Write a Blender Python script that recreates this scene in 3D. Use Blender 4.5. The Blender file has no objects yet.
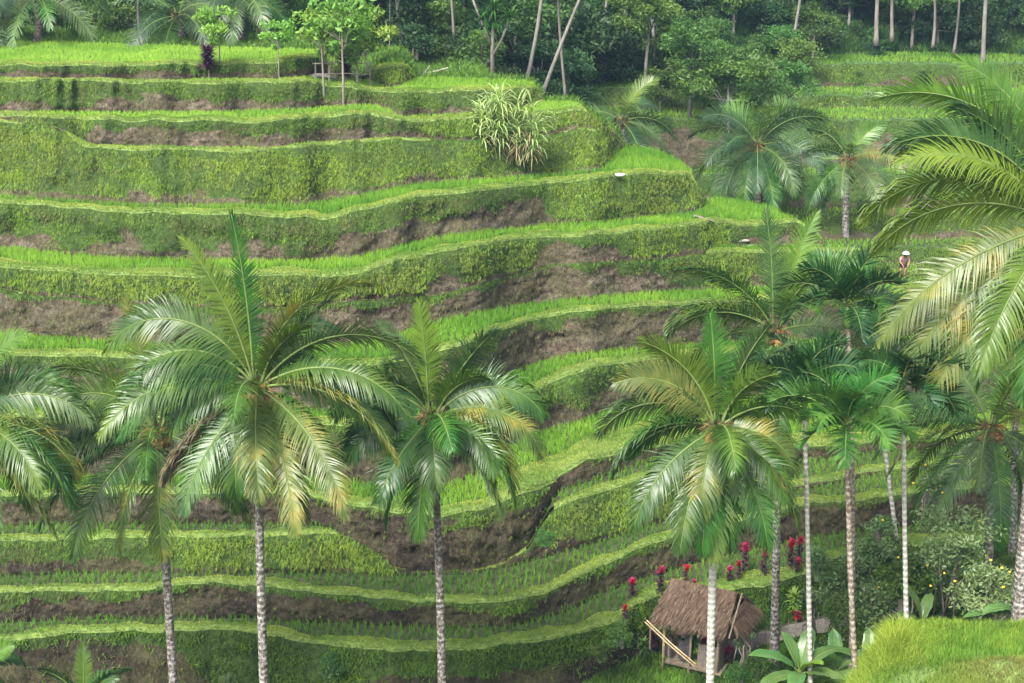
import bpy, math, random
import numpy as np
from math import radians, sin, cos, tan, atan, pi
random.seed(7); RNG = np.random.default_rng(7)
sc = bpy.context.scene
C = sc.collection

# ------------------------------------------------------------------ camera, light, exposure
FPX, CX, CY = 1500.0, 512.0, 341.5
PITCH = math.atan((341.5 + 150.0) / FPX)
CAMZ = 30.0
cd = bpy.data.cameras.new('camera'); cam = bpy.data.objects.new('camera', cd); C.objects.link(cam)
cam.location = (0, 0, CAMZ); cam.rotation_euler = (pi / 2 - PITCH, 0, 0)
cd.sensor_width = 36.0; cd.lens = FPX * 36.0 / 1024.0; cd.clip_start = 0.5; cd.clip_end = 1500
sc.camera = cam
SUN_EL, SUN_ROT = radians(50), radians(-150)      # high, soft, over the camera's left shoulder
w = bpy.data.worlds.new('World'); sc.world = w; w.use_nodes = True
nt = w.node_tree; nt.nodes.clear()
sky = nt.nodes.new('ShaderNodeTexSky'); sky.sky_type = 'NISHITA'; sky.sun_disc = False
sky.sun_elevation = SUN_EL; sky.sun_rotation = SUN_ROT; sky.dust_density = 4.0; sky.air_density = 1.0; sky.ozone_density = 1.0
hs = nt.nodes.new('ShaderNodeHueSaturation'); hs.inputs['Saturation'].default_value = 0.3
bg = nt.nodes.new('ShaderNodeBackground'); bg.inputs['Strength'].default_value = 0.115
wo = nt.nodes.new('ShaderNodeOutputWorld')
nt.links.new(sky.outputs[0], hs.inputs['Color']); nt.links.new(hs.outputs[0], bg.inputs[0]); nt.links.new(bg.outputs[0], wo.inputs[0])
sd = bpy.data.lights.new('sun', 'SUN'); sd.energy = 2.4; sd.angle = radians(18); sd.color = (1.0, 0.96, 0.88)
so = bpy.data.objects.new('sun', sd); C.objects.link(so)
# direction towards the sun: Nishita rotation 0 = +Y, clockwise seen from above
sdir = np.array([sin(SUN_ROT) * cos(SUN_EL), cos(SUN_ROT) * cos(SUN_EL), sin(SUN_EL)])
so.rotation_euler = (pi / 2 - SUN_EL, 0, pi - SUN_ROT)
sc.view_settings.view_transform = 'Standard'; sc.view_settings.look = 'None'
sc.view_settings.exposure = 1.58; sc.view_settings.gamma = 1.0
sc.view_settings.use_curve_mapping = False

# ------------------------------------------------------------------ helpers
cP, sP = cos(PITCH), sin(PITCH)
def tv(v): return np.tan(PITCH + np.arctan((np.asarray(v, float) - CY) / FPX))
def xw(u, d, h): return (u - CX) / FPX * (d * cP + h * sP)
def at(u, v, d):
    h = d * float(tv(v)); return (xw(u, d, h), d, CAMZ - h)
def ath(u, v, h):
    d = h / float(tv(v)); return (xw(u, d, h), d, CAMZ - h)
def mpp(v, d):                                   # metres per pixel there
    h = d * float(tv(v)); return (d * cP + h * sP) / FPX

def link(o, parent=None):
    C.objects.link(o)
    if parent is not None: o.parent = parent
    return o
def tag(o, label=None, cat=None, group=None, kind=None):
    if label: o['label'] = label
    if cat: o['category'] = cat
    if group: o['group'] = group
    if kind: o['kind'] = kind
    return o
def empty(name, loc, label=None, cat=None, group=None, rz=0):
    o = bpy.data.objects.new(name, None); C.objects.link(o); o.location = loc; o.rotation_euler = (0, 0, rz)
    o.empty_display_size = .2
    return tag(o, label, cat, group)
def npmesh(name, V, F, mat, smooth=False, col=None, attr=None):
    """V (n,3); F (m,3) or (m,4); col per-vertex rgb"""
    V = np.asarray(V, np.float32); F = np.asarray(F, np.int32)
    me = bpy.data.meshes.new(name); k = F.shape[1]
    me.vertices.add(len(V)); me.vertices.foreach_set('co', V.ravel())
    me.loops.add(F.size); me.loops.foreach_set('vertex_index', F.ravel())
    me.polygons.add(len(F)); me.polygons.foreach_set('loop_start', np.arange(0, F.size, k, dtype=np.int32))
    me.polygons.foreach_set('loop_total', np.full(len(F), k, np.int32))
    if smooth: me.polygons.foreach_set('use_smooth', np.ones(len(F), bool))
    me.update(calc_edges=True)
    if col is not None:
        a = me.color_attributes.new('tint', 'FLOAT_COLOR', 'POINT')
        c4 = np.ones((len(V), 4), np.float32); c4[:, :3] = col; a.data.foreach_set('color', c4.ravel())
    if attr is not None:
        for nme, arr in attr.items():
            a = me.attributes.new(nme, 'FLOAT', 'POINT'); a.data.foreach_set('value', np.asarray(arr, np.float32).ravel())
    if mat: me.materials.append(mat)
    return me
def npobj(name, V, F, mat, parent=None, **kw):
    return link(bpy.data.objects.new(name, npmesh(name, V, F, mat, **kw)), parent)
class MB:
    """collects simple solids into one mesh"""
    def __init__(s): s.v = []; s.f = []
    def add(s, vs, fs):
        n = len(s.v); s.v += [tuple(map(float, p)) for p in vs]; s.f += [tuple(i + n for i in q) for q in fs]
    def box(s, c, size, rz=0, R=None):
        hx, hy, hz = size[0] / 2, size[1] / 2, size[2] / 2; b = []
        for z in (-hz, hz):
            for x, y in ((-hx, -hy), (hx, -hy), (hx, hy), (-hx, hy)):
                b.append((c[0] + x * cos(rz) - y * sin(rz), c[1] + x * sin(rz) + y * cos(rz), c[2] + z))
        s.add(b, [(3, 2, 1, 0), (4, 5, 6, 7), (0, 1, 5, 4), (1, 2, 6, 5), (2, 3, 7, 6), (3, 0, 4, 7)])
    def tube(s, pts, rad, n=8, cap=True, jit=0):
        pts = [np.array(p, float) for p in pts]; m = len(pts)
        if not hasattr(rad, '__len__'): rad = [rad] * m
        vs = []; prev = None
        for i, p in enumerate(pts):
            t = pts[min(i + 1, m - 1)] - pts[max(i - 1, 0)]; t = t / (np.linalg.norm(t) + 1e-9)
            a = np.cross(t, (0, 0, 1.0) if abs(t[2]) < .9 else (1.0, 0, 0)) if prev is None else prev - t * prev.dot(t)
            a = a / np.linalg.norm(a); b = np.cross(t, a); prev = a
            for k in range(n):
                r = rad[i] * (1 + (random.uniform(-jit, jit) if jit else 0)); q = 2 * pi * k / n
                vs.append(p + a * cos(q) * r + b * sin(q) * r)
        fs = [(i * n + k, i * n + (k + 1) % n, (i + 1) * n + (k + 1) % n, (i + 1) * n + k) for i in range(m - 1) for k in range(n)]
        if cap: fs += [tuple(range(n))[::-1], tuple((m - 1) * n + k for k in range(n))]
        s.add(vs, fs)
    def ball(s, c, r, n=8, m=6, jit=0):
        r = r if hasattr(r, '__len__') else (r, r, r); vs = [(c[0], c[1], c[2] - r[2])]
        for i in range(1, m):
            th = pi * i / m
            for k in range(n):
                j = 1 + random.uniform(-jit, jit); vs.append((c[0] + r[0] * sin(th) * cos(2 * pi * k / n) * j, c[1] + r[1] * sin(th) * sin(2 * pi * k / n) * j, c[2] - r[2] * cos(th)))
        vs.append((c[0], c[1], c[2] + r[2])); L_ = len(vs) - 1
        fs = [(0, 1 + (k + 1) % n, 1 + k) for k in range(n)]
        fs += [(1 + i * n + k, 1 + i * n + (k + 1) % n, 1 + (i + 1) * n + (k + 1) % n, 1 + (i + 1) * n + k) for i in range(m - 2) for k in range(n)]
        fs += [(L_, 1 + (m - 2) * n + k, 1 + (m - 2) * n + (k + 1) % n) for k in range(n)]
        s.add(vs, fs)
    def mesh(s, name, mat, smooth=False):
        me = bpy.data.meshes.new(name); me.from_pydata(s.v, [], s.f); me.update()
        if smooth: me.polygons.foreach_set('use_smooth', np.ones(len(me.polygons), bool))
        if mat: me.materials.append(mat)
        return me
    def build(s, name, mat, parent=None, smooth=False):
        return link(bpy.data.objects.new(name, s.mesh(name, mat, smooth)), parent)
def copy_tree(o, parent=None):
    c = o.copy(); C.objects.link(c); c.parent = parent
    for ch in list(o.children): copy_tree(ch, c)
    return c

def _hash(ix, iy, seed):
    n = (ix * 374761393 + iy * 668265263 + seed * 974711) & 0x7fffffff
    n = ((n ^ (n >> 13)) * 1274126177) & 0x7fffffff
    return ((n ^ (n >> 16)) & 0xffff) / 65535.0
def vnoise(x, y, seed=0):
    x = np.asarray(x, float); y = np.asarray(y, float)
    ix = np.floor(x).astype(np.int64); iy = np.floor(y).astype(np.int64); fx = x - ix; fy = y - iy
    fx = fx * fx * (3 - 2 * fx); fy = fy * fy * (3 - 2 * fy)
    a = _hash(ix, iy, seed); b = _hash(ix + 1, iy, seed); c = _hash(ix, iy + 1, seed); d = _hash(ix + 1, iy + 1, seed)
    return (a * (1 - fx) + b * fx) * (1 - fy) + (c * (1 - fx) + d * fx) * fy
def fbm(x, y, seed=0, o=4):
    s = 0; a = .5; t = 0
    for i in range(o):
        s = s + a * vnoise(x, y, seed + i * 17); t += a; a *= .5; x = np.asarray(x) * 2.03; y = np.asarray(y) * 2.03
    return s / t                                    # 0..1, mean .5

# ------------------------------------------------------------------ materials
def newmat(name):
    m = bpy.data.materials.new(name); m.use_nodes = True; n = m.node_tree
    return m, n, n.nodes['Principled BSDF']
def N(n, t, **kw):
    x = n.nodes.new(t)
    for k, v in kw.items():
        if k in x.inputs: x.inputs[k].default_value = v
        else: setattr(x, k, v)
    return x
def ramp(n, fac, stops):
    r = n.nodes.new('ShaderNodeValToRGB'); e = r.color_ramp.elements
    while len(e) < len(stops): e.new(.5)
    for el, (p, c) in zip(e, stops): el.position = p; el.color = (*c, 1)
    n.links.new(fac, r.inputs[0]); return r.outputs[0]
def mixc(n, fac, a, b, mode='MIX'):
    x = n.nodes.new('ShaderNodeMix'); x.data_type = 'RGBA'; x.blend_type = mode
    for s, i in ((fac, 0), (a, 6), (b, 7)):
        if hasattr(s, 'links') or hasattr(s, 'node'): n.links.new(s, x.inputs[i])
        elif i == 0: x.inputs[0].default_value = s
        else: x.inputs[i].default_value = (*s, 1)
    return x.outputs[2]
def noise(n, scale, detail=4, coord='Object', rough=.55, vec=None, stretch=None):
    tc = n.nodes.new('ShaderNodeTexCoord'); out = tc.outputs[coord] if vec is None else vec
    if stretch:
        mp = n.nodes.new('ShaderNodeMapping'); mp.inputs['Scale'].default_value = stretch; n.links.new(out, mp.inputs[0]); out = mp.outputs[0]
    x = N(n, 'ShaderNodeTexNoise', Scale=scale, Detail=detail, Roughness=rough); n.links.new(out, x.inputs['Vector']); return x.outputs['Fac']
def translucent(m, n, b, colsock, amt, tint=(1, 1, 1)):
    """leaf: principled + translucent so thin blades glow a little"""
    t = n.nodes.new('ShaderNodeBsdfTranslucent'); mx = n.nodes.new('ShaderNodeMixShader'); mx.inputs[0].default_value = amt
    tc = mixc(n, 1.0, colsock, tint, 'MULTIPLY')
    n.links.new(tc, t.inputs[0]); n.links.new(b.outputs[0], mx.inputs[1]); n.links.new(t.outputs[0], mx.inputs[2])
    n.links.new(mx.outputs[0], n.nodes['Material Output'].inputs[0])

def leafmat(name, stops, rough=.5, scale=1.5, transl=.3, spec=.4, objrand=.0, tint=(1.1, 1.15, .5)):
    m, n, b = newmat(name)
    c = ramp(n, noise(n, scale, 3), stops)
    if objrand:
        oi = n.nodes.new('ShaderNodeObjectInfo'); hv = n.nodes.new('ShaderNodeHueSaturation')
        mr = N(n, 'ShaderNodeMapRange'); mr.inputs[3].default_value = 1 - objrand; mr.inputs[4].default_value = 1 + objrand
        n.links.new(oi.outputs['Random'], mr.inputs[0]); n.links.new(mr.outputs[0], hv.inputs['Value'])
        ma = n.nodes.new('ShaderNodeMath'); ma.operation = 'MULTIPLY'; ma.inputs[1].default_value = 7.31; fr = n.nodes.new('ShaderNodeMath'); fr.operation = 'FRACT'
        n.links.new(oi.outputs['Random'], ma.inputs[0]); n.links.new(ma.outputs[0], fr.inputs[0])
        mh = N(n, 'ShaderNodeMapRange'); mh.inputs[3].default_value = .5 - .025; mh.inputs[4].default_value = .5 + .02
        n.links.new(fr.outputs[0], mh.inputs[0]); n.links.new(mh.outputs[0], hv.inputs['Hue'])
        n.links.new(c, hv.inputs['Color']); c = hv.outputs[0]
    n.links.new(c, b.inputs['Base Color']); b.inputs['Roughness'].default_value = rough; b.inputs['Specular IOR Level'].default_value = spec
    translucent(m, n, b, c, transl, tint); return m
def tintmat(name, rough=.6, transl=.35, spec=.3, tint=(1.1, 1.15, .6)):
    m, n, b = newmat(name); a = n.nodes.new('ShaderNodeAttribute'); a.attribute_name = 'tint'
    n.links.new(a.outputs['Color'], b.inputs['Base Color']); b.inputs['Roughness'].default_value = rough; b.inputs['Specular IOR Level'].default_value = spec
    translucent(m, n, b, a.outputs['Color'], transl, tint); return m
def plain(name, col, rough=.8, var=.25, scale=6, bump=0, stretch=None, spec=.3, objrand=False):
    m, n, b = newmat(name); f = noise(n, scale, 5, stretch=stretch)
    lo = tuple(c * (1 - var) for c in col); hi = tuple(min(1, c * (1 + var)) for c in col)
    n.links.new(ramp(n, f, [(.3, lo), (.7, hi)]), b.inputs['Base Color']); b.inputs['Roughness'].default_value = rough; b.inputs['Specular IOR Level'].default_value = spec
    if bump:
        bp = N(n, 'ShaderNodeBump', Strength=bump, Distance=.05); n.links.new(f, bp.inputs['Height']); n.links.new(bp.outputs[0], b.inputs['Normal'])
    return m
def bankmat():
    m, n, b = newmat('bank_soil_and_moss')
    a = n.nodes.new('ShaderNodeAttribute'); a.attribute_name = 'cover'
    f1 = noise(n, 1.3, 9, rough=.75, stretch=(1, 1, 2.6)); f2 = noise(n, 6, 7, rough=.75, stretch=(1, 1, .7)); f3 = noise(n, .35, 3)
    soil = ramp(n, f1, [(.28, (.022, .017, .012)), (.40, (.07, .054, .038)), (.50, (.145, .118, .085)), (.62, (.23, .195, .15)), (.78, (.36, .33, .29))])
    wt = n.nodes.new('ShaderNodeAttribute'); wt.attribute_name = 'wet'; soil = mixc(n, wt.outputs['Fac'], soil, mixc(n, 1.0, soil, (.27, .26, .27), 'MULTIPLY'))
    soil = mixc(n, ramp(n, f3, [(.4, (0, 0, 0)), (.6, (.8, .8, .8))]), soil, (.105, .10, .05))
    soil = mixc(n, .8, soil, ramp(n, f2, [(.36, (.30, .29, .28)), (.5, (.85, .84, .82)), (.64, (1.35, 1.3, 1.25))]), 'MULTIPLY')
    f4 = noise(n, 22, 3, rough=.7, stretch=(1, 1, .35)); soil = mixc(n, .6, soil, ramp(n, f4, [(.38, (.5, .5, .48)), (.6, (1.3, 1.28, 1.22))]), 'MULTIPLY')
    moss = ramp(n, f2, [(.3, (.02, .04, .010)), (.6, (.07, .12, .025)), (.8, (.12, .15, .04))])
    ad = n.nodes.new('ShaderNodeMath'); ad.operation = 'MULTIPLY_ADD'; ad.inputs[1].default_value = .9; n.links.new(f2, ad.inputs[0]); n.links.new(a.outputs['Fac'], ad.inputs[2])
    mr = N(n, 'ShaderNodeMapRange'); mr.inputs[1].default_value = .86; mr.inputs[2].default_value = .95; n.links.new(ad.outputs[0], mr.inputs[0])
    n.links.new(mixc(n, mr.outputs[0], soil, moss), b.inputs['Base Color']); b.inputs['Roughness'].default_value = .9; b.inputs['Specular IOR Level'].default_value = .2
    bp = N(n, 'ShaderNodeBump', Strength=1.0, Distance=.2); n.links.new(f2, bp.inputs['Height']); n.links.new(bp.outputs[0], b.inputs['Normal']); return m
def mudmat():
    m, n, b = newmat('paddy_mud'); f = noise(n, 3, 5)
    n.links.new(ramp(n, f, [(.35, (.035, .045, .018)), (.65, (.075, .085, .04))]), b.inputs['Base Color']); b.inputs['Roughness'].default_value = .85; b.inputs['Specular IOR Level'].default_value = .1
    bp = N(n, 'ShaderNodeBump', Strength=.4, Distance=.03); n.links.new(f, bp.inputs['Height']); n.links.new(bp.outputs[0], b.inputs['Normal']); return m
def trunkmat(name, dark, light, ringscale=2, moss=None, patch=.5):
    m, n, b = newmat(name)
    tc = n.nodes.new('ShaderNodeTexCoord')
    wv = N(n, 'ShaderNodeTexWave', Scale=ringscale, Distortion=1.2, Detail=2); wv.bands_direction = 'Z'; wv.inputs['Detail Scale'].default_value = 3
    n.links.new(tc.outputs['Object'], wv.inputs['Vector'])
    base = ramp(n, noise(n, 9, 6, rough=.75, stretch=(1, 1, .8)), [(patch - .06, dark), (patch + .06, light)])
    c = mixc(n, .35, base, ramp(n, wv.outputs['Fac'], [(0, (.55, .55, .55)), (.25, (1.05, 1.05, 1.05))]), 'MULTIPLY')
    n.links.new(c, b.inputs['Base Color']); b.inputs['Roughness'].default_value = .85; b.inputs['Specular IOR Level'].default_value = .2
    bp = N(n, 'ShaderNodeBump', Strength=.6, Distance=.03); n.links.new(wv.outputs['Fac'], bp.inputs['Height']); n.links.new(bp.outputs[0], b.inputs['Normal']); return m
M = {}
M['bank'] = bankmat(); M['mud'] = mudmat()
M['bund'] = plain('bund_turf', (.13, .19, .045), .9, .4, 5, .4)
M['far_turf'] = plain('far_turf', (.05, .10, .025), .9, .4, 3, .4)
M['grass'] = tintmat('grass_blade', .6, .35); M['rice'] = tintmat('rice_blade', .55, .4)
M['soil'] = plain('valley_ground', (.05, .06, .022), .95, .5, 1.2, .6)
M['path'] = plain('trodden_path', (.22, .19, .16), .95, .3, 6, .4)
M['coco'] = leafmat('coconut_leaflet', [(.3, (.018, .068, .011)), (.55, (.045, .12, .016)), (.75, (.11, .19, .028))], .38, .9, .2, .46, .25)
M['coco_dark'] = leafmat('dark_coconut_leaflet', [(.3, (.016, .05, .018)), (.7, (.05, .10, .04))], .42, .9, .15, .4, .2)  # darker leaf green of the palms farther back
M['coco_young'] = leafmat('young_coconut_leaflet', [(.3, (.06, .14, .018)), (.7, (.15, .25, .03))], .38, .9, .3, .5, .15)
M['coco_yellow'] = leafmat('yellowing_leaflet', [(.3, (.05, .10, .02)), (.5, (.10, .155, .03)), (.72, (.28, .25, .05))], .4, 1.2, .3, .5, .15)
M['coco_dry'] = leafmat('dry_leaflet', [(.3, (.075, .06, .035)), (.7, (.20, .155, .09))], .7, 1.5, .2, .2, .15, (1, 1, .9))
M['coco_pale'] = leafmat('greyish_leaflet', [(.3, (.035, .09, .025)), (.7, (.10, .18, .055))], .38, 1.2, .2, .45, .2)
M['areca'] = leafmat('areca_leaflet', [(.3, (.022, .08, .014)), (.6, (.05, .145, .022)), (.8, (.11, .24, .035))], .42, 1.5, .22, .4, .15)
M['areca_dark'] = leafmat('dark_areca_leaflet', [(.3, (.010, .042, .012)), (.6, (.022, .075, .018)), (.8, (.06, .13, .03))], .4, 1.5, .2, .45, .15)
M['rachis'] = plain('frond_midrib', (.12, .17, .045), .5, .25, 3)
M['rachis_dry'] = plain('dry_midrib', (.25, .18, .1), .7, .25, 3)
M['cocotrunk'] = trunkmat('coconut_bark', (.10, .085, .07), (.38, .36, .33), 1.6, patch=.51)
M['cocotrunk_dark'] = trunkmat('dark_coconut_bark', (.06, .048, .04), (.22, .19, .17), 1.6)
M['arecatrunk'] = trunkmat('areca_bark', (.30, .29, .25), (.52, .50, .45), 1.5, patch=.44)
M['arecatrunk_brown'] = trunkmat('brown_areca_bark', (.16, .12, .09), (.38, .33, .28), 1.5)
M['shaft'] = plain('green_crownshaft', (.16, .28, .06), .4, .2, 2)
M['nut'] = plain('coconut_husk', (.22, .115, .035), .6, .35, 9)
M['husk'] = plain('leaf_base_fibre', (.13, .10, .05), .9, .4, 9, .5, (1, 1, .3))
M['bark'] = plain('tree_bark', (.24, .21, .18), .9, .4, 5, .4, (1, 1, .2))
M['bark_pale'] = plain('pale_tree_bark', (.19, .175, .155), .85, .3, 4, .3, (1, 1, .3))
M['leaf_dark'] = leafmat('dark_forest_leaf', [(.3, (.018, .05, .018)), (.7, (.06, .12, .035))], .55, .35, .25, .3, .3)
M['leaf_mid'] = leafmat('mid_green_leaf', [(.3, (.035, .09, .02)), (.7, (.10, .20, .035))], .5, .5, .3, .35, .25)
M['leaf_bright'] = leafmat('bright_green_leaf', [(.3, (.13, .27, .04)), (.7, (.28, .44, .08))], .5, .8, .35, .35, .2)
M['leaf_grey'] = leafmat('greyish_green_leaf', [(.3, (.08, .15, .05)), (.7, (.22, .32, .13))], .45, 1.2, .25, .45, .15)
M['banana'] = leafmat('banana_leaf', [(.3, (.07, .17, .045)), (.7, (.15, .27, .075))], .35, 1.2, .35, .6, .12)
M['banana_young'] = leafmat('young_banana_leaf', [(.3, (.14, .30, .03)), (.7, (.26, .42, .05))], .35, 1.2, .4, .6, .1)
M['red'] = leafmat('crimson_cordyline_leaf', [(.3, (.30, .008, .045)), (.7, (.55, .03, .10))], .4, 4, .3, .5, .15, (1.2, .5, .5))
M['maroon'] = leafmat('maroon_cordyline_leaf', [(.3, (.035, .018, .03)), (.7, (.11, .05, .06))], .45, 5, .2, .4, .2, (1, .6, .6))
M['purple'] = leafmat('purple_cordyline_leaf', [(.3, (.05, .012, .04)), (.7, (.13, .035, .09))], .45, 5, .2, .4, .1, (1, .6, .8))
M['reed'] = leafmat('long_strap_leaf', [(.3, (.24, .36, .10)), (.7, (.48, .60, .26))], .45, 1.5, .35, .5, .1)
M['reed_dry'] = leafmat('dry_strap_leaf', [(.3, (.28, .22, .12)), (.7, (.46, .36, .22))], .7, 1.5, .3, .3, .1, (1, 1, .9))
M['thatch'] = None
M['wood'] = plain('weathered_wood', (.20, .16, .12), .85, .35, 8, .4, (1, 1, .2))
M['bamboo'] = plain('split_bamboo', (.50, .38, .22), .6, .3, 8, .2, (.3, 1, 1))
M['dark'] = plain('dark_cloth', (.07, .065, .07), .9, .3, 5)  # dark grey colour of the cloth hung in the hut front
M['wallmat'] = plain('woven_panel', (.20, .17, .14), .9, .35, 14, .5)
M['cloth_white'] = plain('white_cloth', (.62, .62, .60), .8, .06, 8)
M['skin'] = plain('skin', (.34, .19, .12), .6, .1, 6)
M['shirt'] = plain('faded_pink_shirt', (.42, .24, .30), .9, .2, 10)
M['shorts'] = plain('dark_maroon_shorts', (.06, .02, .03), .9, .2, 10)
M['pot'] = plain('terracotta', (.42, .22, .12), .8, .2, 6)
M['stone'] = plain('pale_stone', (.27, .25, .22), .9, .3, 4, .4)
M['yellowfl'] = plain('yellow_petal', (.80, .55, .04), .6, .15, 8)
M['orangefl'] = plain('orange_petal', (.75, .28, .04), .6, .2, 8)
M['hair'] = plain('dark_hair', (.03, .022, .018), .7, .2, 20)

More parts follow.
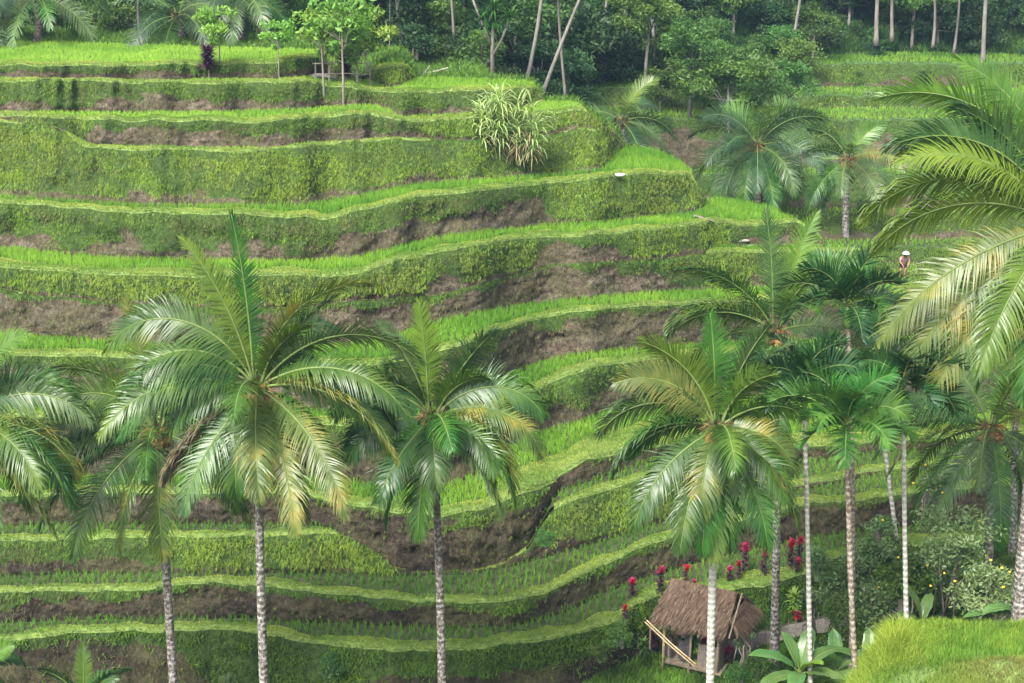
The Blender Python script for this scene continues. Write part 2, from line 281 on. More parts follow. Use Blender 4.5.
# ------------------------------------------------------------------ terraces, traced as front lip / back edge of every tread
# (front lip, back edge, last column, bank run per rise, grassiness of the bank below, rice spec, bund px)
LV = [
 dict(F=[(-80,643),(0,641),(36,637),(107,632),(160,632),(220,629),(256,634),(291,640),(327,646),(363,650),(434,651),(469,650),(512,644),(547,641),(583,634),(601,627),(619,620),(636,607),(654,598),(690,594),(722,593),(745,589),(766,587),(786,579),(800,575),(830,560),(860,552),(900,548),(1024,538),(1110,533)],
      B=[(-80,624),(0,622),(100,618),(256,617),(291,621),(363,623),(434,627),(512,625),(547,617),(576,607),(601,593),(636,580),(683,566),(711,558),(740,552),(768,545),(812,536),(860,530),(900,527),(1024,522),(1110,519)],
      c=.25, g=[(0,.15),(170,.2),(230,.95),(330,.9),(380,.45),(620,.5),(740,.9),(1100,.9)], rice='rows', b=[(0,7),(600,10),(660,14),(1024,8)]),
 dict(F=[(-80,594),(0,593),(71,591),(142,591),(167,586),(213,582),(256,586),(291,591),(327,595),(363,596),(398,600),(434,602),(469,603),(512,600),(547,593),(583,575),(619,557),(654,543),(690,532),(711,525),(743,521),(768,517),(785,510),(812,504),(856,501),(906,495),(941,492),(967,488),(1024,486),(1110,480)],
      B=[(-80,577),(0,575),(88,572),(176,572),(300,572),(370,573),(395,575),(417,575),(476,573),(512,565),(549,556),(589,544),(642,528),(677,516),(711,508),(742,502),(780,494),(812,487),(835,482),(882,472),(929,468),(1024,463),(1110,460)],
      c=.25, g=[(0,.55),(60,.3),(256,.25),(640,.3),(1024,.2)], rice='rows', b=[(0,6),(500,7),(600,8),(1024,6)]),
 dict(F=[(-80,541),(0,541),(50,540),(100,538),(200,538),(256,537),(300,535),(341,534),(355,540),(380,555),(395,568),(417,573),(476,571),(505,564),(530,546),(545,520),(552,511),(577,500),(604,491),(657,475),(700,478),(740,485),(780,490),(812,483),(841,478),(882,470),(929,466),(1024,461),(1110,458)],
      B=[(-80,526),(0,525),(58,523),(300,523),(330,526),(350,538),(380,554),(395,567),(417,572),(476,570),(505,562),(530,542),(545,512),(552,500),(560,490),(577,485),(613,473),(630,467),(677,453),(711,450),(742,455),(780,462),(812,460),(850,455),(900,450),(1024,445),(1110,442)],
      c=.5, g=[(0,.62),(150,.72),(250,.95),(395,.95),(420,.3),(530,.3),(550,.95),(700,.95),(1100,.5)], rice='rows', b=[(0,5),(500,5),(600,7),(1024,6)]),
 dict(F=[(-80,498),(0,497),(60,495),(120,494),(200,493),(256,493),(300,494),(330,500),(363,507),(400,513),(434,516),(460,514),(490,507),(518,496),(539,490),(553,483),(564,472),(583,461),(612,455),(644,449),(682,443),(720,441),(760,445),(800,448),(850,445),(900,440),(1024,436),(1110,434)],
      B=[(-80,478),(0,477),(200,475),(300,477),(360,482),(411,487),(440,487),(470,478),(490,465),(510,447),(527,436),(550,430),(580,422),(609,411),(630,404),(650,400),(690,398),(740,396),(800,400),(900,398),(1024,395),(1110,394)],
      c=.25, g=[(0,.12),(250,.15),(500,.08),(1024,.3)], rice='dense', b=[(0,6),(300,7),(480,10),(530,24),(600,30),(680,20),(720,12),(1024,8)]),
 dict(F=[(-80,419),(0,418),(110,418),(200,420),(300,425),(380,428),(440,425),(490,410),(515,397),(536,390),(562,376),(597,366),(644,360),(700,356),(760,352),(850,350),(1024,345),(1110,343)],
      B=[(-80,404),(0,404),(120,403),(200,405),(300,410),(380,412),(440,407),(480,392),(507,376),(539,364),(568,356),(612,351),(656,347),(700,345),(760,342),(1024,335),(1110,333)],
      c=.25, g=[(0,.2),(400,.4),(520,.55),(640,.5),(1024,.5)], rice='dense', b=[(0,4),(480,7),(640,6),(1024,5)]),
 dict(F=[(-80,353),(0,353),(50,357),(110,357),(200,362),(300,366),(380,365),(430,355),(480,339),(500,331),(524,323),(553,315),(597,310),(656,306),(735,302),(780,300),(850,300),(1024,296),(1110,295)],
      B=[(-80,332),(0,333),(29,336),(82,340),(150,345),(250,348),(350,345),(400,335),(449,319),(505,308),(564,301),(600,297),(656,293),(735,289),(780,287),(850,286),(1024,284),(1110,284)],
      c=.3, g=[(0,.4),(100,.35),(480,.35),(640,.15),(1024,.3)], rice='dense', b=[(0,5),(480,6),(640,4),(1024,4)]),
 dict(F=[(-80,288),(0,289),(44,296),(117,302),(200,308),(300,308),(360,300),(430,296),(480,284),(540,268),(560,264),(609,261),(667,258),(714,254),(761,253),(800,252),(843,250),(866,249),(884,262),(896,274),(905,284)],
      B=[(-80,288),(0,289),(44,296),(117,302),(200,308),(300,308),(360,300),(430,296),(480,284),(540,268),(560,264),(609,261),(667,258),(700,255),(714,247),(761,247),(822,247),(850,247),(866,249),(884,262),(896,274),(905,284)],
      end=905, c=.3, g=[(0,.05),(200,.1),(430,.2),(600,.12),(650,.5),(720,.95),(800,.6),(900,.3)], rice='dense', b=[(0,2),(1024,3)], soilless=0),
 dict(F=[(-80,266),(0,268),(60,272),(130,276),(200,277),(300,276),(329,276),(364,273),(402,260),(446,251),(505,240),(560,237),(600,234),(650,230),(690,226),(712,223),(740,225),(770,224),(796,222),(812,229),(822,236),(824,247)],
      B=[(-80,247),(0,248),(59,254),(117,259),(205,261),(300,262),(359,258),(402,247),(446,237),(505,231),(549,226),(600,223),(609,222),(667,216),(702,212),(706,200),(712,198),(740,202),(767,206),(776,209),(782,215),(796,219),(812,228),(822,235),(824,247)],
      end=824, c=.35, g=[(0,1),(420,.9),(440,.5),(470,1.0),(530,1.0),(545,.4),(600,.5),(640,.9),(720,.9),(760,.45),(820,.4)], rice='dense', b=[(0,7),(500,5),(700,4),(800,3)]),
 dict(F=[(-80,200),(0,203),(59,207),(146,213),(234,215),(300,217),(326,220),(359,209),(417,198),(476,191),(549,184),(579,181),(623,175),(691,175),(697,188),(706,200)],
      B=[(-80,196),(0,197),(88,203),(132,206),(264,206),(300,206),(359,197),(417,185),(476,181),(549,175),(594,171),(606,168),(618,152),(623,149),(647,149),(661,153),(682,163),(691,172),(697,186),(706,199)],
      end=706, c=.35, g=[(0,.8),(150,.72),(350,.6),(480,.5),(540,.45),(560,.95),(700,.8)], rice='dense', b=[(0,3),(300,5),(600,4),(700,3)]),
 dict(F=[(-80,116),(0,120),(60,128),(82,147),(146,150),(234,153),(300,147),(340,143),(385,139),(464,140),(549,135),(581,128),(600,131),(612,135),(620,141),(623,149)],
      B=[(-80,116),(0,120),(60,128),(94,146),(120,146),(234,148),(264,148),(300,144),(385,138),(464,140),(549,135),(581,128),(600,131),(612,135),(620,141),(623,149)],
      end=623, c=.9, g=[(0,.92),(300,.9),(330,.88),(480,.9),(620,.95)], rice='dense', b=[(0,4),(1024,3)]),
 dict(F=[(-80,115),(0,116),(59,119),(117,121),(205,122),(255,124),(300,118),(359,115),(397,121),(464,119),(500,117),(549,113),(581,109),(600,121),(612,128),(620,134),(623,149)],
      B=[(-80,112),(0,112),(88,112),(205,112),(300,109),(373,104),(390,108),(400,117),(464,114),(500,111),(543,101),(578,101),(583,108),(600,121),(612,128),(620,134),(623,149)],
      end=623, c=.4, g=[(0,1),(82,1),(95,.45),(400,.6),(430,.95),(600,.95)], rice='dense', b=[(0,3),(1024,3)]),
 dict(F=[(-80,83),(0,83),(59,81),(205,83),(278,83),(300,82),(345,88),(388,93),(432,93),(476,91),(540,90),(543,101)],
      B=[(-80,78),(0,78),(146,80),(278,79),(300,77),(330,77),(370,80),(388,88),(400,86),(414,78),(446,77),(534,81),(543,101)],
      end=543, c=.5, g=[(0,.7),(150,.6),(400,.75),(440,.7),(540,.9)], rice='dense', b=[(0,3),(1024,3)]),
 dict(F=[(-80,65),(0,65),(146,66),(205,65),(278,63),(300,59),(326,56),(338,66),(350,76),(366,76),(372,69),(400,67),(411,68),(414,78)],
      B=[(-80,40),(0,41),(117,44),(300,49),(326,51),(338,65),(350,75),(366,75),(372,64),(400,63),(411,66),(414,78)],
      end=414, c=.25, g=[(0,.45),(300,.5),(370,.95),(411,.9)], rice='dense', b=[(0,3),(1024,3)]),
]
FAR = [
 dict(F=[(560,289),(1110,289)], B=[(500,300),(820,270),(880,264),(960,262),(1110,258)], c=.3, g=[(0,.9)], rice='dense', b=[(0,3)]),
 dict(F=[(500,290),(820,250),(900,248),(1110,246)], B=[(500,280),(820,239),(900,239),(1110,236)], c=.8, g=[(0,.9)], rice='dense', b=[(0,3)]),
 dict(F=[(500,235),(680,222),(780,215),(960,215),(1110,213)], B=[(500,228),(680,216),(780,208),(960,208),(1110,206)], c=3.6, g=[(0,.85)], rice='dense', b=[(0,2)]),
 dict(F=[(500,190),(640,180),(720,176),(860,177),(960,176),(1110,172)], B=[(500,178),(640,170),(720,166),(860,167),(960,167),(1110,162)], c=3.2, g=[(0,.7)], rice='dense', b=[(0,2)]),
 dict(F=[(500,120),(620,118),(700,122),(760,120),(880,120),(1110,124)], B=[(500,108),(620,106),(700,110),(760,108),(880,107),(1110,110)], c=1.4, g=[(0,.45),(640,.35),(720,.3),(760,.75),(850,.75),(870,.4),(930,.5),(1000,.8)], rice='dense', b=[(0,3)]),
 dict(F=[(500,92),(620,88),(700,94),(760,97),(880,96),(1110,98)], B=[(500,84),(620,80),(700,86),(760,88),(880,86),(1110,88)], c=1.2, g=[(0,1)], rice='dense', b=[(0,3)]),
 dict(F=[(500,62),(620,58),(700,64),(760,66),(880,62),(1110,66)], B=[(500,56),(620,52),(700,58),(760,58),(880,52),(1110,56)], c=1.5, g=[(0,1),(880,.9),(900,.5),(950,.5),(970,1)], rice='wild', b=[(0,3)]),
]
U = np.arange(-260, 1291, 2.0)
def curve(pts, sm=3.0, end=None, wob=0, wseed=0):
    x, y = zip(*pts); v = np.interp(U, x, y)
    k = np.arange(-8, 9); kk = np.exp(-.5 * (k * 2.0 / sm) ** 2); kk /= kk.sum()
    v2 = np.convolve(np.pad(v, 8, 'edge'), kk, 'valid')
    if wob: v2 = v2 + wob * ((vnoise(U / 22., U * 0 + wseed * 3.7, 5) - .5) * 2.2 + (vnoise(U / 7., U * 0 + wseed * 5.1, 9) - .5) * 1.1)
    if end is not None: v2 = np.where(U > end, 999.0, v2)
    return v2
def solve(LV, h0, B0=None):
    prevB = None; h = None
    for k, l in enumerate(LV):
        e = l.get('end'); F = curve(l['F'], end=e, wob=(1.5 if h0 > 25 else 2.6), wseed=k); B = curve(l['B'], end=e, wob=.5, wseed=k + 40)
        if prevB is not None: F = np.minimum(F, prevB)
        B = np.minimum(B, F)
        c = l['c']
        h = np.full(len(U), float(h0)) if prevB is None else h * (1 / tv(prevB) + c) / (1 / tv(F) + c)
        # keep a paddy level along its length: soften column noise
        kk = np.ones(9) / 9.; hp = np.convolve(np.pad(h, 4, 'edge'), kk, 'valid'); h = np.where(F < (prevB if prevB is not None else 9e9) - 3, hp, h)
        l['Fv'], l['Bv'], l['h'] = F, B, h.copy()
        l['dF'] = h / tv(F); l['dB'] = h / tv(B)
        bw = np.interp(U, *zip(*l['b'])); bw = bw * (1 if h0 > 25 else .3) * (.6 + .8 * vnoise(U / 26., U * 0 + k * 2.3, 19)); bw = np.minimum(bw, .55 * (F - B)); l['bv'] = F - bw; l['dI'] = h / tv(l['bv'])
        prevB = B
solve(LV, 28.0); solve(FAR, 21.8)
def gridmesh(rows):
    """rows: list of (u, d, h) arrays -> verts, quads"""
    V = np.stack([np.stack([xw(U, d, h), d, CAMZ - h], 1) for d, h in rows])      # rows, cols, 3
    r, c = V.shape[:2]; idx = np.arange(r * c).reshape(r, c)
    F = np.stack([idx[:-1, :-1], idx[:-1, 1:], idx[1:, 1:], idx[1:, :-1]], -1).reshape(-1, 4)
    return V.reshape(-1, 3), F
def trim(V, F):
    a = V[F]; ar = np.linalg.norm(np.cross(a[:, 2] - a[:, 0], a[:, 3] - a[:, 1]), axis=1); F = F[ar > 2e-4]
    used = np.unique(F); mp = np.full(len(V), -1); mp[used] = np.arange(len(used)); return used, mp[F]

# blades: single bent triangles pairs, world positions
def blades(P, D, Lh, W, col, name, mat, label=None, kind='stuff', cat=None, droop=.25, tip=None, parent=None, face=False):
    """P base, D unit direction, Lh lengths, W widths, col per-blade rgb. two segments: quad as 2 tris + tip tri"""
    n = len(P); az = RNG.normal(0, .55, n) if face else RNG.uniform(0, 2 * pi, n)
    S = np.stack([np.cos(az), np.sin(az) * .4, np.zeros(n)], 1); S -= D * (S * D).sum(1, keepdims=True); S /= np.linalg.norm(S, axis=1, keepdims=True) + 1e-9
    mid = P + D * (Lh * .55)[:, None]
    d2 = D.copy(); d2[:, 2] -= droop * 2; d2 += RNG.normal(0, .12, (n, 3)); d2 /= np.linalg.norm(d2, axis=1, keepdims=True)
    end = mid + d2 * (Lh * .5)[:, None]; hw = (W / 2)[:, None]
    V = np.stack([P - S * hw, P + S * hw, mid + S * hw * .8, mid - S * hw * .8, end], 1).reshape(-1, 3)
    b = np.arange(n)[:, None] * 5
    F = np.concatenate([b + [0, 1, 2], b + [0, 2, 3], b + [3, 2, 4]])
    cc = np.repeat(col, 5, 0)
    if tip is not None: cc[4::5] = cc[4::5] * tip
    o = npobj(name, V, F, mat, parent, col=np.clip(cc, 0, 1))
    if label: tag(o, label, cat, kind=kind)
    return o
def lerpc(a, b, t): return np.asarray(a)[None] * (1 - t)[:, None] + np.asarray(b)[None] * t[:, None]
GDARK, GMID, GYEL, GBR, STRAW = (.05, .105, .017), (.14, .255, .03), (.30, .39, .055), (.16, .31, .04), (.27, .22, .11)
ordinal = ['lowest', 'second lowest', 'third lowest', 'fourth lowest', 'fifth lowest', 'sixth lowest', 'narrow right-hand', 'seventh lowest', 'long curving', 'short upper left', 'upper', 'near-top', 'topmost']

def build_levels(LV, tagname, dens=1.0, far=False):
    prev = None
    for k, l in enumerate(LV):
        h, dF, dB, dI = l['h'], l['dF'], l['dB'], l['dI']
        x0 = xw(U, dF, h)
        # ---- bank under this tread
        if prev is not None:
            hb, db = prev['h'], prev['dB']; H = np.maximum(hb - h, 0)
            nr = 22; rows = []; ss = np.linspace(0, 1, nr); cov = []
            g = np.interp(U, *zip(*l['g']))
            wob = (fbm(x0 * .45, x0 * 0 + k * 9.1, 5, 5) - .5) * 1.15
            for s in ss:
                d = db + (dF - db) * s; hh = hb + (h - hb) * s
                if s == 0: hh = hh + .3
                amp = .22 * np.minimum(H, 2.5) * sin(pi * s) ** .7 if 0 < s < 1 else 0 * H
                d = d - amp * ((fbm(x0 * .5, hh * .9 + k * 7, 11, 4) - .45) * 1.9 + (fbm(x0 * 2.2, hh * 2.2, 31, 3) - .5) * .7)
                thr = 1 - g + wob * .6
                cv = np.clip((s - thr) / .22 + .5 + (fbm(x0 * 1.1, hh * 2.2 + k * 3, 3, 4) - .5) * 2.6 * (1 if not far else .6) * (1 - .6 * (g > .85)), 0, 1); cv = np.maximum(cv, np.clip((s - .92 + wob * .05) / .05, 0, 1)) * np.clip((H - .15) / .3, 0, 1)
                cv = np.clip(np.where(s < .12, cv - .5, cv), 0, 1)
                if s > 0: d = d - .05 * cv * min(1, (1 - s) * 8) * np.clip(H, 0, 1) - (0 if s == 1 else 1) * (1 - cv) * (fbm(x0 * 5.5, hh * 5.5, 41, 3) - .5) * .22 * np.clip(H, 0, 1)
                rows.append((d, hh)); cov.append(cv)
            V, F = gridmesh(rows); cov = np.array(cov); used, F2 = trim(V, F)
            o = npobj('terrace_bank', V[used], F2, M['bank'], smooth=True, attr={'cover': cov.ravel()[used] * .75, 'wet': np.broadcast_to(({1: 1., 2: .95, 3: .9, 4: .6, 5: .2}.get(k, .1) if not far else .3) * (1 - .5 * np.linspace(0, 1, nr))[:, None], (nr, len(U))).ravel()[used]}); tag(o, kind='structure')
            # ---- grass on the bank
            W_ = np.gradient(xw(U, dF, h)); area = (W_ * np.sqrt(H ** 2 + (dF - db) ** 2)); vis = (U > -190) & (U < 1220); area = area * vis
            tot = area.sum(); nt_ = int(tot * (170 if not far else 45) * dens); nb_ = 6 if not far else 4
            if nt_ > 10 and tot > 0:
                cdf = np.cumsum(area) / tot; ui = np.searchsorted(cdf, RNG.random(nt_)).clip(0, len(U) - 2); s = RNG.random(nt_)
                Vg = V.reshape(nr, len(U), 3); fi = s * (nr - 1); i0 = fi.astype(int).clip(0, nr - 2); fr = (fi - i0)[:, None]; fu = RNG.random(nt_)[:, None]
                P = (Vg[i0, ui] * (1 - fr) + Vg[i0 + 1, ui] * fr) * (1 - fu) + (Vg[i0, ui + 1] * (1 - fr) + Vg[i0 + 1, ui + 1] * fr) * fu
                cv = cov[i0, ui]; clump = fbm(P[:, 0] * 1.1, P[:, 2] * 1.7 + k * 5, 77, 4); c2 = fbm(P[:, 0] * 3.1, P[:, 2] * 3.7 + k * 2, 78, 2)
                keep = RNG.random(nt_) < np.clip(cv * 1.15 - .06, .13 if not far else .05, 1) * np.clip(.75 + (clump - .4) * 2.2 + (c2 - .5) * 1.6, .2, 1)
                P, s, cv, clump, c2, ui = P[keep], s[keep], cv[keep], clump[keep], c2[keep], ui[keep]; n = len(P); gg = g[ui]
                big = fbm(P[:, 0] * .22 + 9, P[:, 2] * .5 + k * 3.3, 99, 3)
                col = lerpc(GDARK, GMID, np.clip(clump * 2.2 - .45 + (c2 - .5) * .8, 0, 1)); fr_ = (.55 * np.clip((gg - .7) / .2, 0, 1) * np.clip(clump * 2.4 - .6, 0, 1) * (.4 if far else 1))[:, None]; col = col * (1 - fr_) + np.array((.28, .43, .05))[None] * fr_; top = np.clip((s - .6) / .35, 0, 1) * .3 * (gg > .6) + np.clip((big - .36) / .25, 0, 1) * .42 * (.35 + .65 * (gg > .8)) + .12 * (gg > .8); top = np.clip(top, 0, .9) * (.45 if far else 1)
                col = col * (1 - top)[:, None] + np.array(GYEL)[None] * top[:, None]
                br = np.clip((fbm(P[:, 0] * .8 + 50, P[:, 2] * .9, 123, 3) - .52) / .12, 0, 1) * .6 * (1 - .6 * (gg > .8)); col = col * (1 - br)[:, None] + np.array((.15, .125, .06))[None] * br[:, None]
                dry = (RNG.random(n) < .04) | ((cv < .25) & (RNG.random(n) < .62)); col[dry] = lerpc((.10, .08, .045), (.24, .20, .11), RNG.random(dry.sum())) * (.55 if 1 <= k <= 3 and not far else 1.0)
                lipf = np.clip((s - .84) / .1, 0, 1); col = col * (1 - .5 * lipf[:, None]) + np.array((.14, .27, .04))[None] * .5 * lipf[:, None]
                size = (.6 + .9 * clump) * RNG.uniform(.6, 1.5, n) * (1.5 if far else 1) * (1 + .1 * lipf) * (.75 + .35 * (gg > .8))
                R_ = lambda a_: np.repeat(a_, nb_, 0)
                P = R_(P) + RNG.normal(0, .03, (n * nb_, 3)); col = R_(col * RNG.uniform(.88, 1.12, (n, 1))) * RNG.uniform(.88, 1.12, (n * nb_, 1)); m_ = n * nb_
                D0 = np.stack([RNG.normal(0, .18, n), -np.abs(RNG.normal(.45, .2, n)), RNG.normal(.12, .55, n)], 1); D = R_(D0) + RNG.normal(0, .30, (m_, 3)) * [.7, 1, 1]; D[:, 1] -= .15; D /= np.linalg.norm(D, axis=1, keepdims=True)
                blades(P, D, R_(size) * RNG.uniform(.07, .17, m_), RNG.uniform(.010, .019, m_) * (2.0 if far else 1.2), col, 'bank_grass', M['grass'],
                       kind='stuff', label='mixed green grass and weeds on the %s %s terrace bank' % (ordinal[k], tagname), cat='grass', droop=.4, tip=np.array([1.1, 1.08, .9]), face=True)
        # ---- bund (grassy rim) and paddy
        wI = dI - dF; bz = np.minimum(.12, wI * .3)
        rows = [(dF, h + .01), (dF + wI * .12, h - bz * .8), (dF + wI * .4, h - bz), (dF + wI * .75, h - bz * .8), (dI, h + .02 * (wI > .02)), (dI + .0 * wI, h + .2 * (wI > .02))]
        V, F = gridmesh(rows); sl_ = np.abs(np.gradient(l['Fv'], U)) < (.75 if k == 2 and not far else 9); F = F[(sl_[F[:, 0] % len(U)]) & (wI[F[:, 0] % len(U)] > .14) & (wI[F[:, 1] % len(U)] > .14)]; used, F2 = trim(V, F)
        if len(F2): tag(npobj('bund', V[used], F2, M['far_turf' if far else 'bund'], smooth=True), kind='structure')
        hp = h + .05 * (wI > .02)
        if k == 0 and not far: pass
        rows = [(dI + (dB - dI) * q, hp) for q in np.linspace(0, 1, 5)]
        V, F = gridmesh(rows); used, F2 = trim(V, F)
        if len(F2): tag(npobj('paddy_field', V[used], F2, M['mud'], smooth=True), kind='structure')
        # bund grass
        Wx = np.gradient(x0); area = Wx * wI * (np.abs(np.gradient(l['Fv'], U)) < (.75 if k == 2 and not far else 9)) * ((U > -190) & (U < 1220)); tot = area.sum()
        n = int(tot * 900 * dens * (.35 if far else 1))
        if n > 10 and not (far and k >= 3):
            cdf = np.cumsum(area) / tot; ui = np.searchsorted(cdf, RNG.random(n)).clip(0, len(U) - 2); q = RNG.random(n) ** .85; fu = RNG.random(n)
            uu = U[ui] + fu * 2; dd = np.interp(uu, U, dF) + np.interp(uu, U, wI) * q; hh = np.interp(uu, U, h) - np.interp(uu, U, bz) * np.sin(np.clip(q, .05, .95) * pi) ** .4
            P = np.stack([xw(uu, dd, hh), dd, CAMZ - hh], 1); cl = fbm(P[:, 0] * .5, P[:, 1] * 1.2, 7 + k, 3)
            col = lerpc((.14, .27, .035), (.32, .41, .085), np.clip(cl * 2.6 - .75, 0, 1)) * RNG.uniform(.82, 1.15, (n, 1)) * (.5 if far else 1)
            dry = RNG.random(n) < .08; col[dry] = STRAW
            D = np.stack([RNG.normal(0, .4, n), RNG.normal(-.2 - .6 * (q < .15), .35, n), np.abs(RNG.normal(.9, .2, n))], 1); D /= np.linalg.norm(D, axis=1, keepdims=True)
            cl2 = fbm(P[:, 0] * 2.2, P[:, 1] * 2.2, 31 + k, 2); col *= (.85 + .3 * cl2)[:, None]
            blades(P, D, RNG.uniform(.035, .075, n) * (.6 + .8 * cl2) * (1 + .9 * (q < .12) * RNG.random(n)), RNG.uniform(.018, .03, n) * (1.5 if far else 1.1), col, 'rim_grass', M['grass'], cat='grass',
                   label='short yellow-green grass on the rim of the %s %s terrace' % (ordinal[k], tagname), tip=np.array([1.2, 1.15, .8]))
        # rice
        mode = l['rice']; sp = {'rows': (.27, .21), 'dense': (.2, .17), 'wild': (.25, .25)}[mode]
        if far: sp = (.28, .28)
        if far and k >= 3: mode = 'wild'
        inside = (l['bv'] - l['Bv'] > 1.0) & (U > -190) & (U < 1220)
        if inside.any():
            xs = x0[inside]; ys0, ys1 = dI[inside].min(), dB[inside].max()
            gx, gy = np.meshgrid(np.arange(xs.min() - 2, xs.max() + 2, sp[0]), np.arange(ys0, ys1, sp[1])); gx = gx.ravel(); gy = gy.ravel()
            jx = .05 if mode == 'rows' else .06
            gx = gx + RNG.normal(0, jx, len(gx)) + (fbm(gx * .2, gy * .2, 4) - .5) * .3; gy = gy + RNG.normal(0, jx, len(gy))
            hh = np.full(len(gx), np.median(h[inside]))
            for _ in range(3):
                uu = CX + gx * FPX / (gy * cP + hh * sP); hh = np.interp(uu, U, h)
            vv = CY + FPX * np.tan(np.arctan(hh / gy) - PITCH)
            ok = (vv < np.interp(uu, U, l['bv']) - .4) & (vv > np.interp(uu, U, l['Bv']) + .3) & (uu > -190) & (uu < 1220)
            gx, gy, hh = gx[ok], gy[ok], hh[ok]; n = len(gx)
            if n:
                nb = 7 if mode == 'rows' else 8
                if far: nb = 4
                P = np.repeat(np.stack([gx, gy, CAMZ - hh - .04], 1), nb, 0); P[:, :2] += RNG.normal(0, .022 if mode == 'rows' else .04, (len(P), 2)); n = len(P)
                cl = fbm(P[:, 0] * .25, P[:, 1] * .5, 40 + k, 3); t = np.clip(cl * 2 - .5, 0, 1)
                a, b = ((.115, .28, .026), (.235, .42, .045)) if k < 9 or far else ((.19, .37, .04), (.29, .48, .065))
                if mode == 'rows': a, b = (.09, .22, .03), (.17, .34, .045)
                col = lerpc(a, b, t) * RNG.uniform(.75, 1.25, (n, 1))
                D = np.stack([RNG.normal(0, .22, n), RNG.normal(0, .22, n), np.ones(n)], 1); D /= np.linalg.norm(D, axis=1, keepdims=True)
                Lh = RNG.uniform(.22, .36, n) * (.9 if mode == 'rows' else 1.0) * (.6 if k >= 9 and not far else 1) * (.75 if far else 1); blades(P, D, Lh, RNG.uniform(.016, .026, n) * (1.6 if far else 1.1), col, 'rice_plants' if mode != 'wild' else 'wild_grass', M['rice'], cat='rice',
                       label='young green rice growing on the %s %s terrace' % (ordinal[k], tagname) if mode != 'wild' else 'rough green grass on the %s far terrace' % ordinal[k], droop=.12, tip=np.array([1.2, 1.15, .9]))
        prev = l
build_levels(LV, 'near hillside')
build_levels(FAR, 'far hillside', far=True)

# lower ground in front, near slope to the camera's hill, crest behind the hill
B0 = curve([(-80,705),(500,705),(560,700),(600,678),(640,658),(690,646),(740,634),(800,612),(860,596),(1110,575)], 6)
l1 = LV[0]; c0 = .3; h0 = l1['h'] * (1 / tv(l1['Fv']) + c0) / (1 / tv(B0) + c0); d0 = h0 / tv(B0)
H = h0 - l1['h']; rows = []; cov = []; x0 = xw(U, d0, h0); g = np.interp(U, *zip(*l1['g']))
for s in np.linspace(0, 1, 14):
    d = d0 + (l1['dF'] - d0) * s; hh = h0 + (l1['h'] - h0) * s + (.3 if s == 0 else 0)
    if 0 < s < 1: d = d - .2 * np.minimum(H, 2.5) * sin(pi * s) ** .7 * ((fbm(x0 * .5, hh * .9, 12, 4) - .45) * 1.9)
    rows.append((d, hh)); cov.append(np.clip((s - 1 + g) / .2 + .4 + (fbm(x0 * .9, hh * 1.6, 3, 3) - .5) * 1.3, 0, 1))
V, F = gridmesh(rows); V0 = V.reshape(14, len(U), 3); cov = np.array(cov)
tag(npobj('terrace_bank', V, F, M['bank'], smooth=True, attr={'cover': cov.ravel() * .8, 'wet': np.full(len(V), .95)}), kind='structure')
n = 60000; ui = RNG.integers(60, len(U) - 60, n); i0 = RNG.integers(0, 13, n); fr = RNG.random((n, 1)); fu = RNG.random((n, 1))
P = (V0[i0, ui] * (1 - fr) + V0[i0 + 1, ui] * fr) * (1 - fu) + (V0[i0, ui + 1] * (1 - fr) + V0[i0 + 1, ui + 1] * fr) * fu
cl = fbm(P[:, 0] * 1.4, P[:, 2] * 2, 71, 3); keep = RNG.random(n) < (cov[i0, ui] * 1.0 + .08) * np.clip(.4 + (cl - .35) * 3, .1, 1); P = P[keep]; cl = cl[keep]; n = len(P)
col = lerpc(GDARK, GMID, np.clip(cl * 1.8 - .3, 0, 1)) * RNG.uniform(.7, 1.3, (n, 1))
D = np.stack([RNG.normal(0, .4, n), -np.abs(RNG.normal(.6, .3, n)), RNG.normal(.4, .35, n)], 1); D /= np.linalg.norm(D, axis=1, keepdims=True)
blades(P, D, RNG.uniform(.1, .26, n), RNG.uniform(.02, .05, n), col, 'bank_grass', M['grass'], label='creeping green weeds on the dark bank under the lowest paddy', cat='grass', droop=.4)
hn = np.full(len(U), 34.0)
rows = [(d0 - 5.5 * 0 - q, h0) for q in (0, 1.5, 3)] + [(d0 - 6, h0 + 1.2), (d0 - 9, hn), (np.full(len(U), 30.0), hn - .5), (np.full(len(U), 22.0), np.full(len(U), 26.0)), (np.full(len(U), 10.0), np.full(len(U), 13.5)), (np.full(len(U), 2.0), np.full(len(U), 4.0)), (np.full(len(U), -6.0), np.full(len(U), 2.2))]
V = []
for d, h_ in rows:
    V.append(np.stack([xw(U, np.maximum(d, 30), h_) * 1.3 * (np.ones(len(U)) if True else 1) if False else xw(U, np.maximum(d, 36), h_) , d, CAMZ - h_], 1))
V = np.array(V); r, c = V.shape[:2]; idx = np.arange(r * c).reshape(r, c)
F = np.stack([idx[:-1, :-1], idx[1:, :-1], idx[1:, 1:], idx[:-1, 1:]], -1).reshape(-1, 4)
tag(npobj('valley_ground', V.reshape(-1, 3), F, M['soil'], smooth=True), kind='structure')
